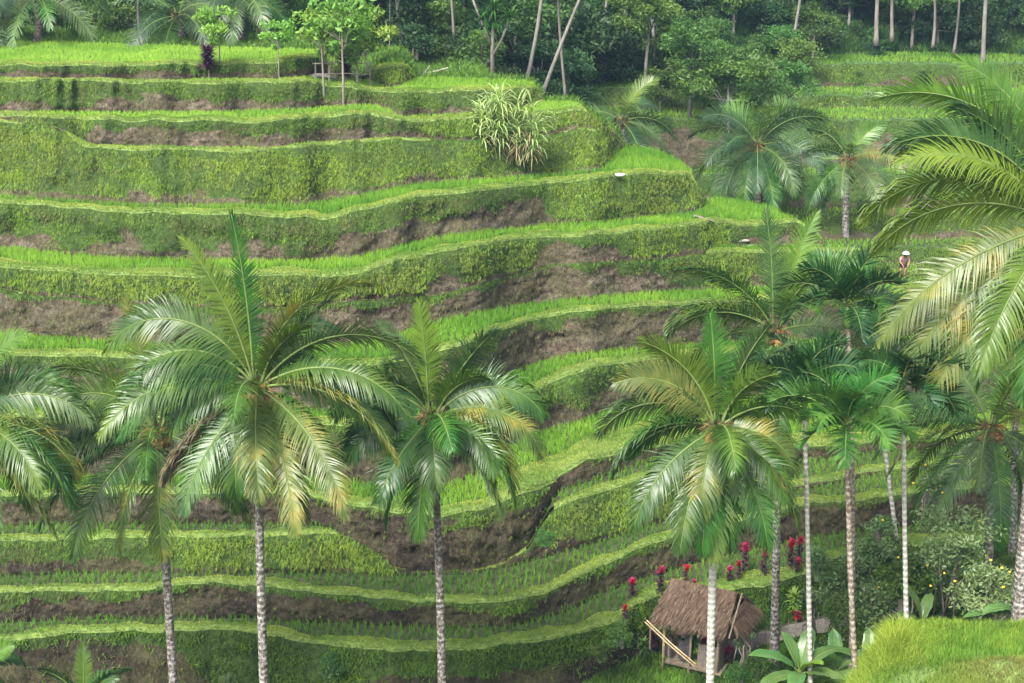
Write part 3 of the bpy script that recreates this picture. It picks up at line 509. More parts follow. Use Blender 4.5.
# ground cover on the low ground
PATH = [(700, 662), (735, 648), (765, 638), (800, 630), (850, 621), (900, 612)]
n = 70000; uu = RNG.uniform(470, 1090, n); q = RNG.random(n) * 5.5; dd = np.interp(uu, U, d0) - q; hh = np.interp(uu, U, h0) + np.clip(q - 3, 0, 9) * .4
vv = CY + FPX * np.tan(np.arctan(hh / dd) - PITCH); kp = ~((np.abs(vv - np.interp(uu, *zip(*PATH))) < 10) & (uu > 715)); dd, hh, uu = dd[kp], hh[kp], uu[kp]; n = len(dd)
P = np.stack([xw(uu, dd, hh), dd, CAMZ - hh], 1); cl = fbm(P[:, 0] * .8, P[:, 1] * .8, 88, 3)
col = lerpc(GDARK, GBR, np.clip(cl * 2.0 - .55, 0, 1)) * RNG.uniform(.7, 1.25, (n, 1)); D = np.stack([RNG.normal(0, .3, n), RNG.normal(0, .3, n), np.ones(n)], 1); D /= np.linalg.norm(D, axis=1, keepdims=True)
blades(P, D, RNG.uniform(.12, .4, n), RNG.uniform(.02, .045, n), col, 'ground_cover', M['grass'], label='uneven grass and weeds on the low ground around the hut', cat='grass', tip=np.array([1.2, 1.15, .9]))

# crest behind the near hillside
last = LV[-1]; dT, hT = last['dB'], last['h']; wl = np.clip((540 - U) / 60, 0, 1)
rows = [(dT, hT + .05), (dT + 1.5, hT + .1 + (1 - wl) * .5), (dT + 4, hT + .1 + (1 - wl) * 2.2), (dT + 9, hT + .2 + (1 - wl) * 6), (dT + 25, hT + .5 + (1 - wl) * 9), (dT + 32, hT + 3 + (1 - wl) * 10)]
V, F = gridmesh(rows); tag(npobj('hillside_crest', V, F, M['bund'], smooth=True), kind='structure')
n = 30000; uu = RNG.uniform(-80, 640, n); q = RNG.random(n) * 6; dd = np.interp(uu, U, dT) + q; hh = np.interp(uu, U, hT) + .08 + (1 - np.interp(uu, U, wl)) * (q > 1) * q * .55
P = np.stack([xw(uu, dd, hh), dd, CAMZ - hh], 1); D = np.stack([RNG.normal(0, .35, n), RNG.normal(-.1, .3, n), np.ones(n)], 1); D /= np.linalg.norm(D, axis=1, keepdims=True)
blades(P, D, RNG.uniform(.2, .5, n), RNG.uniform(.03, .06, n), lerpc(GDARK, GBR, RNG.random(n)) , 'crest_grass', M['grass'], label='rough grass along the crest behind the upper fields', cat='grass', droop=.3)
# far slope, climbing beyond the last far terrace
lf = FAR[-1]; dT2, hT2 = lf['dB'], lf['h']; xs0 = xw(U, dT2, hT2)
FARROWS = [(dT2 + q * (1 + 0 * U) + 0, hT2 - q * .52 - (fbm(xs0 * .06, 0 * U + q * .2, 61) - .5) * 3 * min(1, q / 6)) for q in (0, 3, 6, 10, 15, 20, 28, 36, 46, 60, 80)]
V, F = gridmesh(FARROWS); Vfar = V.reshape(len(FARROWS), len(U), 3)
o = npobj('far_slope', V, F, M['bank'], smooth=True, attr={'cover': np.full(len(V), .9)}); tag(o, kind='structure')
n = 260000; uu = RNG.uniform(380, 1090, n); ui = ((uu + 260) / 2).astype(int); i0 = RNG.choice(9, n, p=np.array([1, 1, 1.3, 1.6, 1.6, 1.2, 1, .6, .4]) / 9.7); fr = RNG.random((n, 1))
P = Vfar[i0, ui] * (1 - fr) + Vfar[i0 + 1, ui] * fr; cl = fbm(P[:, 0] * .35, P[:, 1] * .35, 21, 4)
keep = RNG.random(n) < np.clip(cl * 2.2 - .3, .25, 1); P = P[keep]; cl = cl[keep]; n = len(P)
col = lerpc((.02, .06, .018), (.09, .19, .035), np.clip(cl * 2.8 - .9, 0, 1)) * RNG.uniform(.7, 1.25, (n, 1)); D = np.stack([RNG.normal(0, .3, n), RNG.normal(-.2, .3, n), np.ones(n)], 1); D /= np.linalg.norm(D, axis=1, keepdims=True)
blades(P, D, RNG.uniform(.2, .6, n), RNG.uniform(.04, .09, n), col, 'tall_grass', M['grass'], label='tall rough green grass covering the far slope', cat='grass', droop=.3)
# humid air
m = bpy.data.materials.new('humid_air'); m.use_nodes = True; m.node_tree.nodes.clear()
vo = m.node_tree.nodes.new('ShaderNodeVolumePrincipled'); vo.inputs['Color'].default_value = (.42, .68, 1.0, 1); vo.inputs['Density'].default_value = .00032; vo.inputs['Anisotropy'].default_value = .1
mo = m.node_tree.nodes.new('ShaderNodeOutputMaterial'); m.node_tree.links.new(vo.outputs[0], mo.inputs['Volume'])
mb = MB(); mb.box((0, 105, 32), (420, 260, 116)); tag(mb.build('haze', m), kind='stuff')

# ------------------------------------------------------------------ knoll close by, lower right
gx = np.linspace(7, 45, 150); gy = np.linspace(20, 43, 110); GX, GY = np.meshgrid(gx, gy)
def knoll_z(X, Y):
    el = (X - (9.6 + np.clip(Y - 36, -20, 5) * .42 + (fbm(Y * .5, X * 0, 3) - .5) * .6)); eb = (40.2 - Y) + (fbm(X * .4, Y * 0 + 2, 8) - .5) * .7
    e = np.minimum(el, eb); z = 8.1 + np.where(e < 0, e * 1.9 - .15, 0) - .35 * np.exp(-np.clip(e, 0, 9) / .5)
    z = z + .75 * np.exp(-(((X - 13.6) / 1.7) ** 2 + ((Y - 36.3) / 1.0) ** 2)) + .18 * np.exp(-((eb - .5) / .35) ** 2) * (e > 0)
    return np.maximum(z + (fbm(X * 1.2, Y * 1.2, 14) - .5) * .2, -4.5)
V = np.stack([GX, GY, knoll_z(GX, GY)], -1).reshape(-1, 3); idx = np.arange(GX.size).reshape(GX.shape)
F = np.stack([idx[:-1, :-1], idx[:-1, 1:], idx[1:, 1:], idx[1:, :-1]], -1).reshape(-1, 4)
tag(npobj('knoll_ground', V, F, M['bund'], smooth=True), kind='structure')
n = 130000; X = RNG.uniform(8.5, 19, n); Y = RNG.uniform(34.5, 41.2, n)
Z = knoll_z(X, Y); cl = fbm(X * .9, Y * .9, 55, 3)
mound = np.exp(-(((X - 13.6) / 1.6) ** 2 + ((Y - 36.2) / 1.0) ** 2))
tuft = np.exp(-(((X - 10.9) / .8) ** 2 + ((Y - 38.6) / 1.0) ** 2))
ok = RNG.random(n) < np.clip(.1 + (cl - .3) * 2.4, .08, 1); X, Y, Z, cl, mound, tuft = X[ok], Y[ok], Z[ok], cl[ok], mound[ok], tuft[ok]; n = len(X)
col = lerpc((.09, .20, .025), (.25, .36, .05), np.clip(cl * 2.2 - .6 + (fbm(X * 4, Y * 4, 57, 2) - .5), 0, 1)); col = col * (1 - .65 * mound[:, None]) + np.array((.22, .17, .07))[None] * .65 * mound[:, None]
col = col * (1 - .5 * tuft[:, None]) + np.array((.34, .40, .05))[None] * .5 * tuft[:, None]; col *= RNG.uniform(.75, 1.2, (n, 1))
D = np.stack([RNG.normal(0, .3, n), RNG.normal(0, .3, n), np.ones(n)], 1); D /= np.linalg.norm(D, axis=1, keepdims=True)
blades(np.stack([X, Y, Z - .02], 1), D, RNG.uniform(.10, .34, n) * (.5 + cl) * (1 + 1.6 * tuft) * (1 - .5 * mound), RNG.uniform(.012, .022, n), col, 'knoll_grass', M['grass'],
       label='bright yellow-green grass on the close knoll at lower right', cat='grass', tip=np.array([1.2, 1.15, .8]), droop=.3)
gx_, gy_ = np.meshgrid(np.arange(11.8, 19, .24), np.arange(36.9, 39.3, .24)); P = np.stack([gx_.ravel(), gy_.ravel()], 1); P = P[(P[:, 0] < 13) | (P[:, 1] > 37.2)]
P = np.repeat(P, 8, 0) + RNG.normal(0, .025, (len(P) * 8, 2)); n = len(P); D = np.stack([RNG.normal(0, .2, n), RNG.normal(0, .2, n), np.ones(n)], 1); D /= np.linalg.norm(D, axis=1, keepdims=True)
blades(np.stack([P[:, 0], P[:, 1], knoll_z(P[:, 0], P[:, 1])], 1), D, RNG.uniform(.32, .5, n), RNG.uniform(.014, .024, n), lerpc((.10, .24, .03), (.2, .38, .05), RNG.random(n)), 'rice_seedlings', M['rice'],
       label='rice seedlings in rows on top of the close knoll', cat='rice', droop=.12, tip=np.array([1.2, 1.15, .9]))

# path behind the hut
def ribbon(name, pts, width, mat, zoff=.03, n=30):
    pts = np.array(pts, float); t = np.linspace(0, len(pts) - 1, n); P = np.stack([np.interp(t, range(len(pts)), pts[:, i]) for i in range(3)], 1)
    T = np.gradient(P, axis=0); T[:, 2] = 0; T /= np.linalg.norm(T, axis=1, keepdims=True); S = np.stack([-T[:, 1], T[:, 0], T[:, 2] * 0], 1)
    w_ = width * (1 + (fbm(t * 1.7, t * 0, 3) - .5) * .6)[:, None]; V = np.concatenate([P - S * w_ / 2, P, P + S * w_ / 2]); V[:, 2] += zoff; V[n:2 * n, 2] += .02
    F = [(i, i + 1, n + i + 1, n + i) for i in range(n - 1)] + [(n + i, n + i + 1, 2 * n + i + 1, 2 * n + i) for i in range(n - 1)]
    return tag(npobj(name, V, np.array(F), mat, smooth=True), kind='structure')
def lev(l, u): return float(np.interp(u, U, l['h']))
ribbon('footpath', [ath(u, v, float(np.interp(u, U, h0)) - .12) for u, v in PATH], 1.0, M['path'], .02)
def along(pts):                                   # (u, v, level index, which) -> world
    return [ath(u, v, lev(LV[k], u) - z) for u, v, k, z in pts]
ribbon('footpath', along([(694, 215, 7, .10), (703, 218, 7, .12), (713, 221, 7, .12)]), .35, M['path'], .01)
ribbon('footpath', along([(384, 105, 10, -.02), (392, 101, 10, .05)]), .8, M['path'], .03)

# ------------------------------------------------------------------ palms
def nrm(a): return a / (np.linalg.norm(a, axis=-1, keepdims=True) + 1e-9)
def frond(rng, L, e0, bend, az, npair=62, ll=.85, wd=.036, droop=1.0, plume=.9, start=.11, rr=.028, curlp=1.25, side=0.0, ragged=.12, segs=3, roll=0.0):
    """returns (rachis V,F), (leaflet V,F) about the crown origin"""
    m = 26; s = np.linspace(0, 1, m); e = e0 - bend * s ** curlp; a = az + side * s ** 1.5
    T = np.stack([np.cos(e) * np.cos(a), np.cos(e) * np.sin(a), np.sin(e)], 1)
    P = np.concatenate([[[0, 0, 0]], np.cumsum((T[1:] + T[:-1]) / 2 * L / (m - 1), 0)])
    mb = MB(); mb.tube(P, [rr * (1.25 - 1.1 * q) + .004 for q in s], 5)
    n = npair; q = start + (1 - start) * (np.arange(n) + .5) / n
    q2 = np.concatenate([q, q]) + rng.normal(0, .002, 2 * n); q2 = q2.clip(0, 1); sg = np.concatenate([np.ones(n), -np.ones(n)])
    pi_ = np.stack([np.interp(q2, s, P[:, i]) for i in range(3)], 1); Ti = nrm(np.stack([np.interp(q2, s, T[:, i]) for i in range(3)], 1))
    hor = np.stack([-np.sin(np.interp(q2, s, a)), np.cos(np.interp(q2, s, a)), 0 * q2], 1); Nn = nrm(np.cross(Ti, hor))
    Nn = np.where(Nn[:, 2:] < 0, -Nn, Nn) if abs(e0) < 1.2 else Nn
    cr_, sr_ = cos(roll), sin(roll); hor, Nn = hor * cr_ + Nn * sr_, Nn * cr_ - hor * sr_
    A = np.interp(q2, [start, .4, .8, 1], [1.25, 1.0, .72, .3]) + rng.normal(0, .05, 2 * n)
    A = A + .12 * np.sin(q2 * 23 + rng.uniform(0, 6)) * rng.uniform(.3, 1)
    D = nrm(Ti * np.cos(A)[:, None] + hor * (sg * np.sin(A))[:, None] + Nn * (.18 + rng.normal(0, .11, 2 * n))[:, None] * plume)
    prof = np.interp(q2, [start, start + .1, .38, .6, .85, 1], [.35, .7, 1, .95, .65, .3]) * ll * (1 + rng.normal(0, .05, 2 * n))
    cut = rng.random(2 * n) < ragged; prof = np.where(cut, prof * rng.uniform(.3, .8, 2 * n), prof)
    pts = [pi_]; dirs = []; cur = D; sd_ = (droop * np.clip(1 + rng.normal(0, .3, 2 * n), .2, 2))[:, None]
    for i in range(segs):
        dirs.append(cur); pts.append(pts[-1] + cur * (prof / segs)[:, None]); cur = nrm(cur + np.array([0, 0, -1.0]) * sd_ * (.30 + .22 * i))
    ws = [wd, wd, wd * .7, wd * .08] if segs == 3 else list(wd * np.interp(np.linspace(0, 1, segs + 1), [0, .4, .75, 1], [.8, 1, .7, .1]))
    rows = []
    for i, p in enumerate(pts):
        dd = dirs[min(i, segs - 1)]; W = nrm(Ti - dd * (Ti * dd).sum(1, keepdims=True)); rows += [p - W * ws[i] / 2, p + W * ws[i] / 2]
    V = np.stack(rows, 1).reshape(-1, 3); b = np.arange(2 * n)[:, None] * (2 * (segs + 1))
    F = np.concatenate([b + [2 * i, 2 * i + 1, 2 * i + 3, 2 * i + 2] for i in range(segs)])
    return mb, V, F
def add_frond(root, crown, rng, mat, rmat, **k):
    k.setdefault('roll', rng.choice([-1, 1]) * abs(cos(k['az'])) * rng.uniform(.55, 1.25))
    mb, V, F = frond(rng, **k)
    o = npobj('frond', V, F, mat, root); o.location = crown
    r = mb.build('midrib', rmat, o, True)
    return o
def trunk_mesh(base, top, r0, r1, rng, bow=.25, n=18, seg=10):
    base = np.array(base, float); top = np.array(top, float); L = np.linalg.norm(top - base); pts = []; rad = []; bx, by = rng.uniform(-1, 1, 2) * bow
    for i in range(n):
        t = i / (n - 1); p = base * (1 - t) + top * t; p = p + np.array([bx, by, 0]) * sin(pi * t); pts.append(p)
        rad.append((r0 + (r1 - r0) * t + r0 * .55 * math.exp(-t * 14)) * (1 + rng.uniform(-.035, .035)))
    mb = MB(); mb.tube(pts, rad, seg, jit=.03); return mb
def coco_fill(i, K, rng, lo=-40, hi=84):
    t = (i + .5) / K; return dict(az=i * 2.39996 + rng.uniform(-.2, .2), e0=radians(hi - (hi - lo) * t ** .8 + rng.uniform(-6, 6)), bend=radians(55 + 30 * sin(pi * min(1, t * 1.2)) + rng.uniform(-8, 8)))
def coconut_palm(cu, cv, d, bu, bv, label, fr=None, K=26, Lf=4.4, ll=1.0, zg=-4.0, r=(.165, .11), seed=1, tm='cocotrunk', group=None, pal=None, det=1.0, nuts=True, wd=.036, ground_d=None, bow=.2, droop=1.0, thin=1.0):
    rng = np.random.default_rng(seed); top = np.array(at(cu, cv, d)); low = np.array(at(bu, bv, ground_d or d))
    if zg is not None: t = (top[2] - zg) / (top[2] - low[2]); base = top + (low - top) * t
    else: base = low
    root = empty('coconut_palm', tuple(base), label, 'palm tree', group); off = top - base
    trunk_mesh((0, 0, 0), off, r[0], r[1], rng, bow).build('trunk', M[tm], root, True)
    pal = pal or ['coco'] * 7 + ['coco_yellow']
    allf = []
    for f in (fr or []):
        a, e0, bd, L = f[:4]; kw = dict(f[4]) if len(f) > 4 else {}
        if e0 >= 85: kw['roll'] = 1.45
        allf.append((dict(az=radians(a), e0=radians(e0), bend=radians(bd), L=L), kw))
    for i in range(K):
        g = coco_fill(i, K, rng); g['L'] = Lf * rng.uniform(.88, 1.08) * (.75 if i < 2 else 1); allf.append((g, {}))
    for j, (g, kw) in enumerate(allf):
        e0 = g['e0']; m = kw.get('mat') or ('coco_young' if e0 > 1.2 else (pal[int(rng.integers(len(pal)))] if e0 > -.35 else ('coco_yellow' if rng.random() < .4 else 'coco')))
        rk = {'roll': kw['roll']} if 'roll' in kw else {}
        dr = kw.get('droop', droop * (.3 if e0 > 1.25 else (.75 if e0 > .9 else 1.25)))
        o_ = off + np.array([cos(g['az']), sin(g['az']), 0]) * .12 + np.array([0, 0, .15 * sin(e0)])
        add_frond(root, o_, rng, M[m], M['rachis_dry' if m == 'coco_dry' else 'rachis'], L=g['L'], e0=e0, bend=g['bend'], az=g['az'], npair=int((98 if det >= 1 else 88 * det) * thin), ll=ll * kw.get('ll', 1) * (.8 if e0 > 1.3 else 1), wd=wd / max(.5, min(1, det)) ** .6,
                  droop=dr, segs=3 if det >= .8 else 2, rr=.035 if det >= 1 else .03, side=rng.uniform(-.25, .25), **rk)
    mb = MB()
    for i in range(26):
        a = rng.uniform(0, 6.28); mb.tube([off + np.array([cos(a) * .08, sin(a) * .08, -.35]), off + np.array([cos(a) * .26, sin(a) * .26, -.05 + rng.uniform(0, .2)]), off + np.array([cos(a) * .42, sin(a) * .42, rng.uniform(.05, .5)])], [.05, .04, .012], 4)
    mb.build('leaf_base', M['husk'], root)
    if nuts:
        for b in range(3):
            a0 = -pi / 2 + (b - 1) * 1.1 + rng.uniform(-.3, .3); mb = MB(); c0_ = off + np.array([cos(a0) * .32, sin(a0) * .32, -.3]); mb.tube([off, c0_ + np.array([0, 0, .15])], .03, 5)
            mb.ball(c0_, .17, 10, 7)
            for i in range(8): mb.ball(c0_ + nrm(rng.normal(0, 1, 3)) * .17, rng.uniform(.07, .10), 8, 6)
            mb.build('coconut_bunch', M['nut'], root, True)
            mb = MB()
            for i in range(9): a = a0 + rng.uniform(-.6, .6); e_ = rng.uniform(.3, .7); mb.tube([off, off + np.array([cos(a) * e_ * .6, sin(a) * e_ * .6, .15]), off + np.array([cos(a) * e_, sin(a) * e_, rng.uniform(-.15, .1)])], [.02, .018, .008], 4)
            mb.build('flower_stalk', M['nut'], root)
    return root
Y_ = {'mat': 'coco_young'}; YE = {'mat': 'coco_yellow'}; DR = {'mat': 'coco_dry', 'droop': 1.4}; PA = {'mat': 'coco_pale'}
coconut_palm(258, 388, 40, 270, 683, 'tallest foreground coconut palm, left of centre, with orange nuts and an upright leaf', seed=3, K=8, Lf=3.3, wd=.042, fr=[
    (165, 90, 10, 4.9, {'droop': .1, 'll': .8, 'mat': 'coco'}), (185, 80, 28, 4.6, {'droop': .35, 'll': .85}), (178, 68, 128, 5.4), (186, 55, 132, 4.5), (15, 80, 95, 4.7, YE), (20, 62, 40, 3.3, {'mat': 'coco_pale', 'droop': .4}), (2, 52, 98, 5.2, PA), (-12, 34, 100, 5.0), (-25, 18, 85, 5.0), (8, 8, 88, 4.6),
    (-45, -8, 62, 4.8), (-62, -28, 48, 4.4), (-85, -12, 62, 3.6, YE), (196, 22, 78, 4.8), (190, 40, 110, 4.4), (208, -26, 32, 3.6, DR), (225, -30, 45, 4.0, PA), (-40, -48, 28, 3.8, YE), (172, 5, 60, 4.6), (160, 35, 100, 4.5), (60, 45, 90, 4.5), (25, 15, 92, 4.8)])
coconut_palm(433, 418, 42, 438, 683, 'slender central coconut palm with a broad bright spear leaf', seed=5, K=9, Lf=2.9, wd=.042, fr=[
    (185, 89, 6, 3.5, {'droop': .12, 'll': .85, 'mat': 'coco_young'}), (190, 78, 33, 3.2, PA), (10, 66, 24, 3.1, {'mat': 'coco_pale', 'droop': 1.2}), (5, 48, 112, 3.8), (-8, 28, 109, 3.9, YE), (-20, 8, 103, 3.6), (-45, -18, 50, 3.5, PA), (-28, -6, 78, 3.8), (-88, 10, 100, 2.7, PA), (250, -58, 22, 3.4), (215, -45, 33, 3.3), (175, 45, 106, 3.3), (180, 62, 117, 3.4), (190, 18, 95, 3.2), (120, 30, 100, 3.3)])
coconut_palm(158, 432, 43.5, 174, 683, 'leftmost full coconut palm with a mottled trunk, partly behind the tallest one', seed=8, K=8, Lf=4.0, r=(.17, .12), fr=[
    (175, 88, 14, 4.2, {'mat': 'coco_yellow', 'droop': .2}), (182, 70, 85, 4.0, Y_), (186, 62, 115, 3.8), (20, 72, 60, 3.8, Y_), (188, 30, 90, 4.6), (196, 10, 70, 4.6), (206, -5, 62, 4.6), (222, -22, 52, 4.6), (178, 15, 85, 4.4), (0, 5, 88, 4.0), (-15, -15, 65, 4.0), (-88, -70, 15, 3.8, YE)])
coconut_palm(718, 428, 42, 714, 683, 'coconut palm standing in front of the thatched hut', seed=12, K=8, Lf=2.9, wd=.042, tm='arecatrunk', r=(.15, .12), fr=[
    (150, 89, 9, 3.4, {'droop': .2, 'mat': 'coco'}), (175, 74, 57, 3.5, Y_), (182, 60, 80, 3.6), (10, 80, 34, 3.3, {'mat': 'coco_pale', 'droop': .6}), (184, 42, 105, 4.0, PA), (190, 20, 96, 3.8), (206, -18, 59, 4.0), (232, -42, 34, 3.8), (-95, -60, 25, 3.8), (250, -52, 34, 3.6), (-70, -62, 23, 3.4, {'mat': 'areca'}), (-28, -22, 55, 3.8), (-12, 8, 86, 2.8, YE), (0, 40, 69, 2.6, Y_), (25, 62, 46, 3.3, PA), (-50, -38, 46, 3.8), (-85, 30, 138, 2.6, PA)])
coconut_palm(-38, 425, 41, -30, 683, 'coconut palm at the left edge, only its fronds in view', seed=15, K=12, Lf=4.3, fr=[
    (5, 42, 96, 4.2, PA), (0, 10, 85, 4.0, YE), (-12, -5, 70, 4.3), (-25, 15, 90, 4.4), (12, 55, 100, 3.6), (-30, -25, 40, 4.2, YE)])
coconut_palm(1058, 224, 42, 1024, 600, 'large close coconut palm at the right edge with yellowing drooping fronds', seed=19, K=0, ll=1.25, r=(.30, .22), wd=.05, zg=0, fr=[
    (180, 26, 84, 5.6, {'mat': 'coco_young'}), (182, -16, 50, 6.3, YE), (178, 42, 100, 6.2, {'mat': 'coco_young'}), (176, 62, 88, 5.9, PA), (172, 74, 92, 6.8, {'mat': 'coco_young'}), (186, -34, 30, 5.9, YE), (192, -48, 18, 5.8, YE), (215, -40, 30, 4.8, {'mat': 'coco_young'}),
    (165, 82, 60, 5.6, Y_), (150, 55, 80, 5.2), (185, 52, 70, 5.4, {'mat': 'coco_young'}), (200, -60, 14, 5.0), (240, -55, 20, 5.0), (250, 10, 70, 5.0, PA), (0, 60, 70, 5.4), (10, 20, 80, 5.4), (-20, -20, 50, 5.2), (60, 40, 80, 5.2), (-60, 30, 80, 5.0), (180, 68, 50, 4.6, PA)])
coconut_palm(776, 332, 50, 774, 640, 'coconut palm behind the areca palms, with upright young leaves', seed=23, K=16, Lf=4.2, zg=.5, r=(.16, .12), det=.85, fr=[(160, 88, 10, 4.2, PA), (20, 84, 25, 4.2, Y_), (185, 60, 60, 4.4), (0, 66, 60, 4.2), (182, 35, 85, 4.2)])
coconut_palm(990, 428, 50, 985, 610, 'greyish drooping coconut palm beyond the shrubs at the right', seed=27, K=18, Lf=4.4, zg=.5, r=(.17, .13), det=.85, pal=['coco_pale', 'coco_pale', 'coco_yellow', 'coco'], fr=[(182, 25, 70, 4.4, PA), (178, 40, 90, 4.4, PA), (200, -50, 20, 3.8, PA), (186, 8, 70, 4.2, YE), (10, 70, 40, 4.0)])
coconut_palm(1015, 330, 56, 1010, 610, 'dark coconut palm half hidden behind the large close fronds', seed=28, K=18, Lf=4.2, zg=.5, det=.8)
coconut_palm(84, 703, 44, 86, 720, 'young palm tip poking up at the bottom left corner', seed=29, K=6, Lf=1.9, ll=.5, r=(.1, .08), nuts=False, fr=[(175, 65, 60, 1.8), (10, 60, 60, 1.8), (90, 80, 20, 1.8)])
coconut_palm(-12, 668, 43, -10, 700, 'drooping palm leaves at the very left edge near the bottom', seed=31, K=8, Lf=1.4, ll=.45, r=(.1, .08), nuts=False)
# far palms
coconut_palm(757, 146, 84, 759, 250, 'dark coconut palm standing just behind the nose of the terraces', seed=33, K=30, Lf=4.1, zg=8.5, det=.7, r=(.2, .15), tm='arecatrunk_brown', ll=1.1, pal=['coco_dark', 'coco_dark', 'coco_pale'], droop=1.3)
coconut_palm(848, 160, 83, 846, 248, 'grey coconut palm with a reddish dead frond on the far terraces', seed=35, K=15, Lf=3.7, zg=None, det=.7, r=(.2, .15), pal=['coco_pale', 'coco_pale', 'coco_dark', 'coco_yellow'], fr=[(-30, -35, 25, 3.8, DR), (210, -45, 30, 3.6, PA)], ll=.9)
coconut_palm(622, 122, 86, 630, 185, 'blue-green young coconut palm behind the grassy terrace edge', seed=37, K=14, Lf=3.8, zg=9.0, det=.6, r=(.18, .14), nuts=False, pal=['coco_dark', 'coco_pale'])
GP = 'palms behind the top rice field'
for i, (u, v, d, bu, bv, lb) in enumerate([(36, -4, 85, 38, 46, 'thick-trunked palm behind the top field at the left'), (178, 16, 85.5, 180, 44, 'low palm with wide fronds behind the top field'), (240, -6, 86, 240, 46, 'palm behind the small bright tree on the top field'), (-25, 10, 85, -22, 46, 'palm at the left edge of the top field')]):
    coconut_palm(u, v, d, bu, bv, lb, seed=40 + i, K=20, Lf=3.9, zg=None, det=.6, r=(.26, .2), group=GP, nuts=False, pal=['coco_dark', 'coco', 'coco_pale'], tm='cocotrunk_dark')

def areca_palm(cu, cv, d, bu, bv, label, seed, K=10, Lf=2.1, tm='arecatrunk', zg=1.0, r=.075, group='slim areca palms by the hut', lm='areca'):
    rng = np.random.default_rng(seed); top = np.array(at(cu, cv, d)); low = np.array(at(bu, bv, d)); t = (top[2] - zg) / (top[2] - low[2]); base = top + (low - top) * t
    root = empty('areca_palm', tuple(base), label, 'palm tree', group); off = top - base; dn = -off / np.linalg.norm(off)
    trunk_mesh((0, 0, 0), off + dn * .8, r * 1.15, r * .9, rng, .12, 16, 8).build('trunk', M[tm], root, True)
    mb = MB(); mb.tube([off + dn * .82, off + dn * .6, off + dn * .25, off], [r * .95, r * 1.45, r * 1.2, r * .6], 9); mb.build('crownshaft', M['shaft'], root, True)
    for i in range(K):
        t_ = (i + .5) / K; e0 = radians(86 - 80 * t_ ** .95 + rng.uniform(-5, 5))
        add_frond(root, off, rng, M[lm if rng.random() < .85 else 'areca'], M['rachis'], L=Lf * rng.uniform(.85, 1.1), e0=e0, bend=radians(62 + 30 * rng.random()), az=i * 2.39996 + rng.uniform(-.2, .2),
                  npair=40, ll=.80, wd=.055, droop=.28, start=.12, rr=.022, plume=1.9, ragged=.05, segs=3, curlp=1.5)
    mb = MB()
    for i in range(14): a = rng.uniform(0, 6.28); mb.tube([off + dn * .82, off + dn * .9 + np.array([cos(a) * .25, sin(a) * .25, -.05]), off + dn * 1.2 + np.array([cos(a) * .35, sin(a) * .35, -.2])], [.015, .012, .006], 4)
    mb.build('flower_stalk', M['husk'], root)
    return root
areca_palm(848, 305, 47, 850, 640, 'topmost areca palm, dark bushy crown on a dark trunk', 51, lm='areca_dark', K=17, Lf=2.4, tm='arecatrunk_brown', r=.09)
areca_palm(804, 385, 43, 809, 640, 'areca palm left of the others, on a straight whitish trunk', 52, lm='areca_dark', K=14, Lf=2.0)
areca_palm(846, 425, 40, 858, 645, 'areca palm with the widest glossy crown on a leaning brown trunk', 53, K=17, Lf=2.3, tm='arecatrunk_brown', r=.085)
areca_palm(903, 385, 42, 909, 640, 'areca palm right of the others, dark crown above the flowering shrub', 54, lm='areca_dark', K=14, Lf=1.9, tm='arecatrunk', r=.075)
areca_palm(872, 352, 50, 902, 600, 'areca palm on a thin pale leaning trunk behind the others', 55, K=9, Lf=1.9, r=.08)

# ------------------------------------------------------------------ broadleaf trees and bushes
def cloud(rng, R, ncl, nleaf, leaf, flat=.75, up=.6, cz=0.0, spread=.34):
    c = nrm(rng.normal(0, 1, (ncl, 3))) * (rng.random((ncl, 1)) ** .45) * np.array([1, 1, flat]) * R * .8
    sz = rng.uniform(.6, 1.25, ncl) * R * spread; k = rng.integers(0, ncl, nleaf)
    P = c[k] + nrm(rng.normal(0, 1, (nleaf, 3))) * (rng.random((nleaf, 1)) ** .5) * sz[k][:, None] * np.array([1.15, 1.15, .65]); P[:, 2] += cz
    Nn = nrm(rng.normal(0, 1, (nleaf, 3)) + np.array([0, 0, up])); A = nrm(np.cross(Nn, rng.normal(0, 1, (nleaf, 3)))); B = np.cross(Nn, A)
    l_ = (leaf * rng.uniform(.6, 1.3, nleaf))[:, None]; A = A * l_; B = B * l_ * .42
    V = np.stack([P - A * .5, P + B * .5 + A * .02, P + A * .5 - Nn * l_ * .12, P - B * .5 + A * .02], 1).reshape(-1, 3)
    return V, np.arange(nleaf * 4).reshape(-1, 4), c + np.array([0, 0, cz])
def tree_proto(name, rng, H, R, nleaf, leaf, mat, bark='bark', ncl=16, tr=.14, flat=.75, spread=.34, lowest=None):
    root = empty(name, (0, 0, 0)); V, F, c = cloud(rng, R, ncl, nleaf, leaf, flat, cz=H - R * flat * .8, spread=spread)
    npobj('crown', V, F, M[mat], root)
    mb = MB(); lean = rng.uniform(-.4, .4, 2); top = np.array([lean[0], lean[1], H - R * .6]); p0 = np.array([0, 0, -1.0]); fork = top * .62 + p0 * .0
    mb.tube([p0, top * .3 + [.08, 0, 0], fork, top], [tr * 1.25, tr, tr * .8, tr * .35], 7)
    for j in range(min(7, ncl)): q = fork * .7 + top * .3 if j % 2 else fork; m_ = (q + c[j]) / 2 + rng.normal(0, .15, 3); mb.tube([q, m_, c[j]], [tr * .4, tr * .25, tr * .08], 5)
    mb.build('trunk', M[bark], root, True); return root
USED = set()
def place(proto, loc, s, rz, label, cat, group=None, sz=None):
    o = proto if proto.name not in USED else copy_tree(proto); USED.add(proto.name)
    o.location = loc; o.rotation_euler = (0, 0, rz); o.scale = (s, s, sz or s); tag(o, label, cat)
    if group: o['group'] = group
    return o
rT = np.random.default_rng(99)
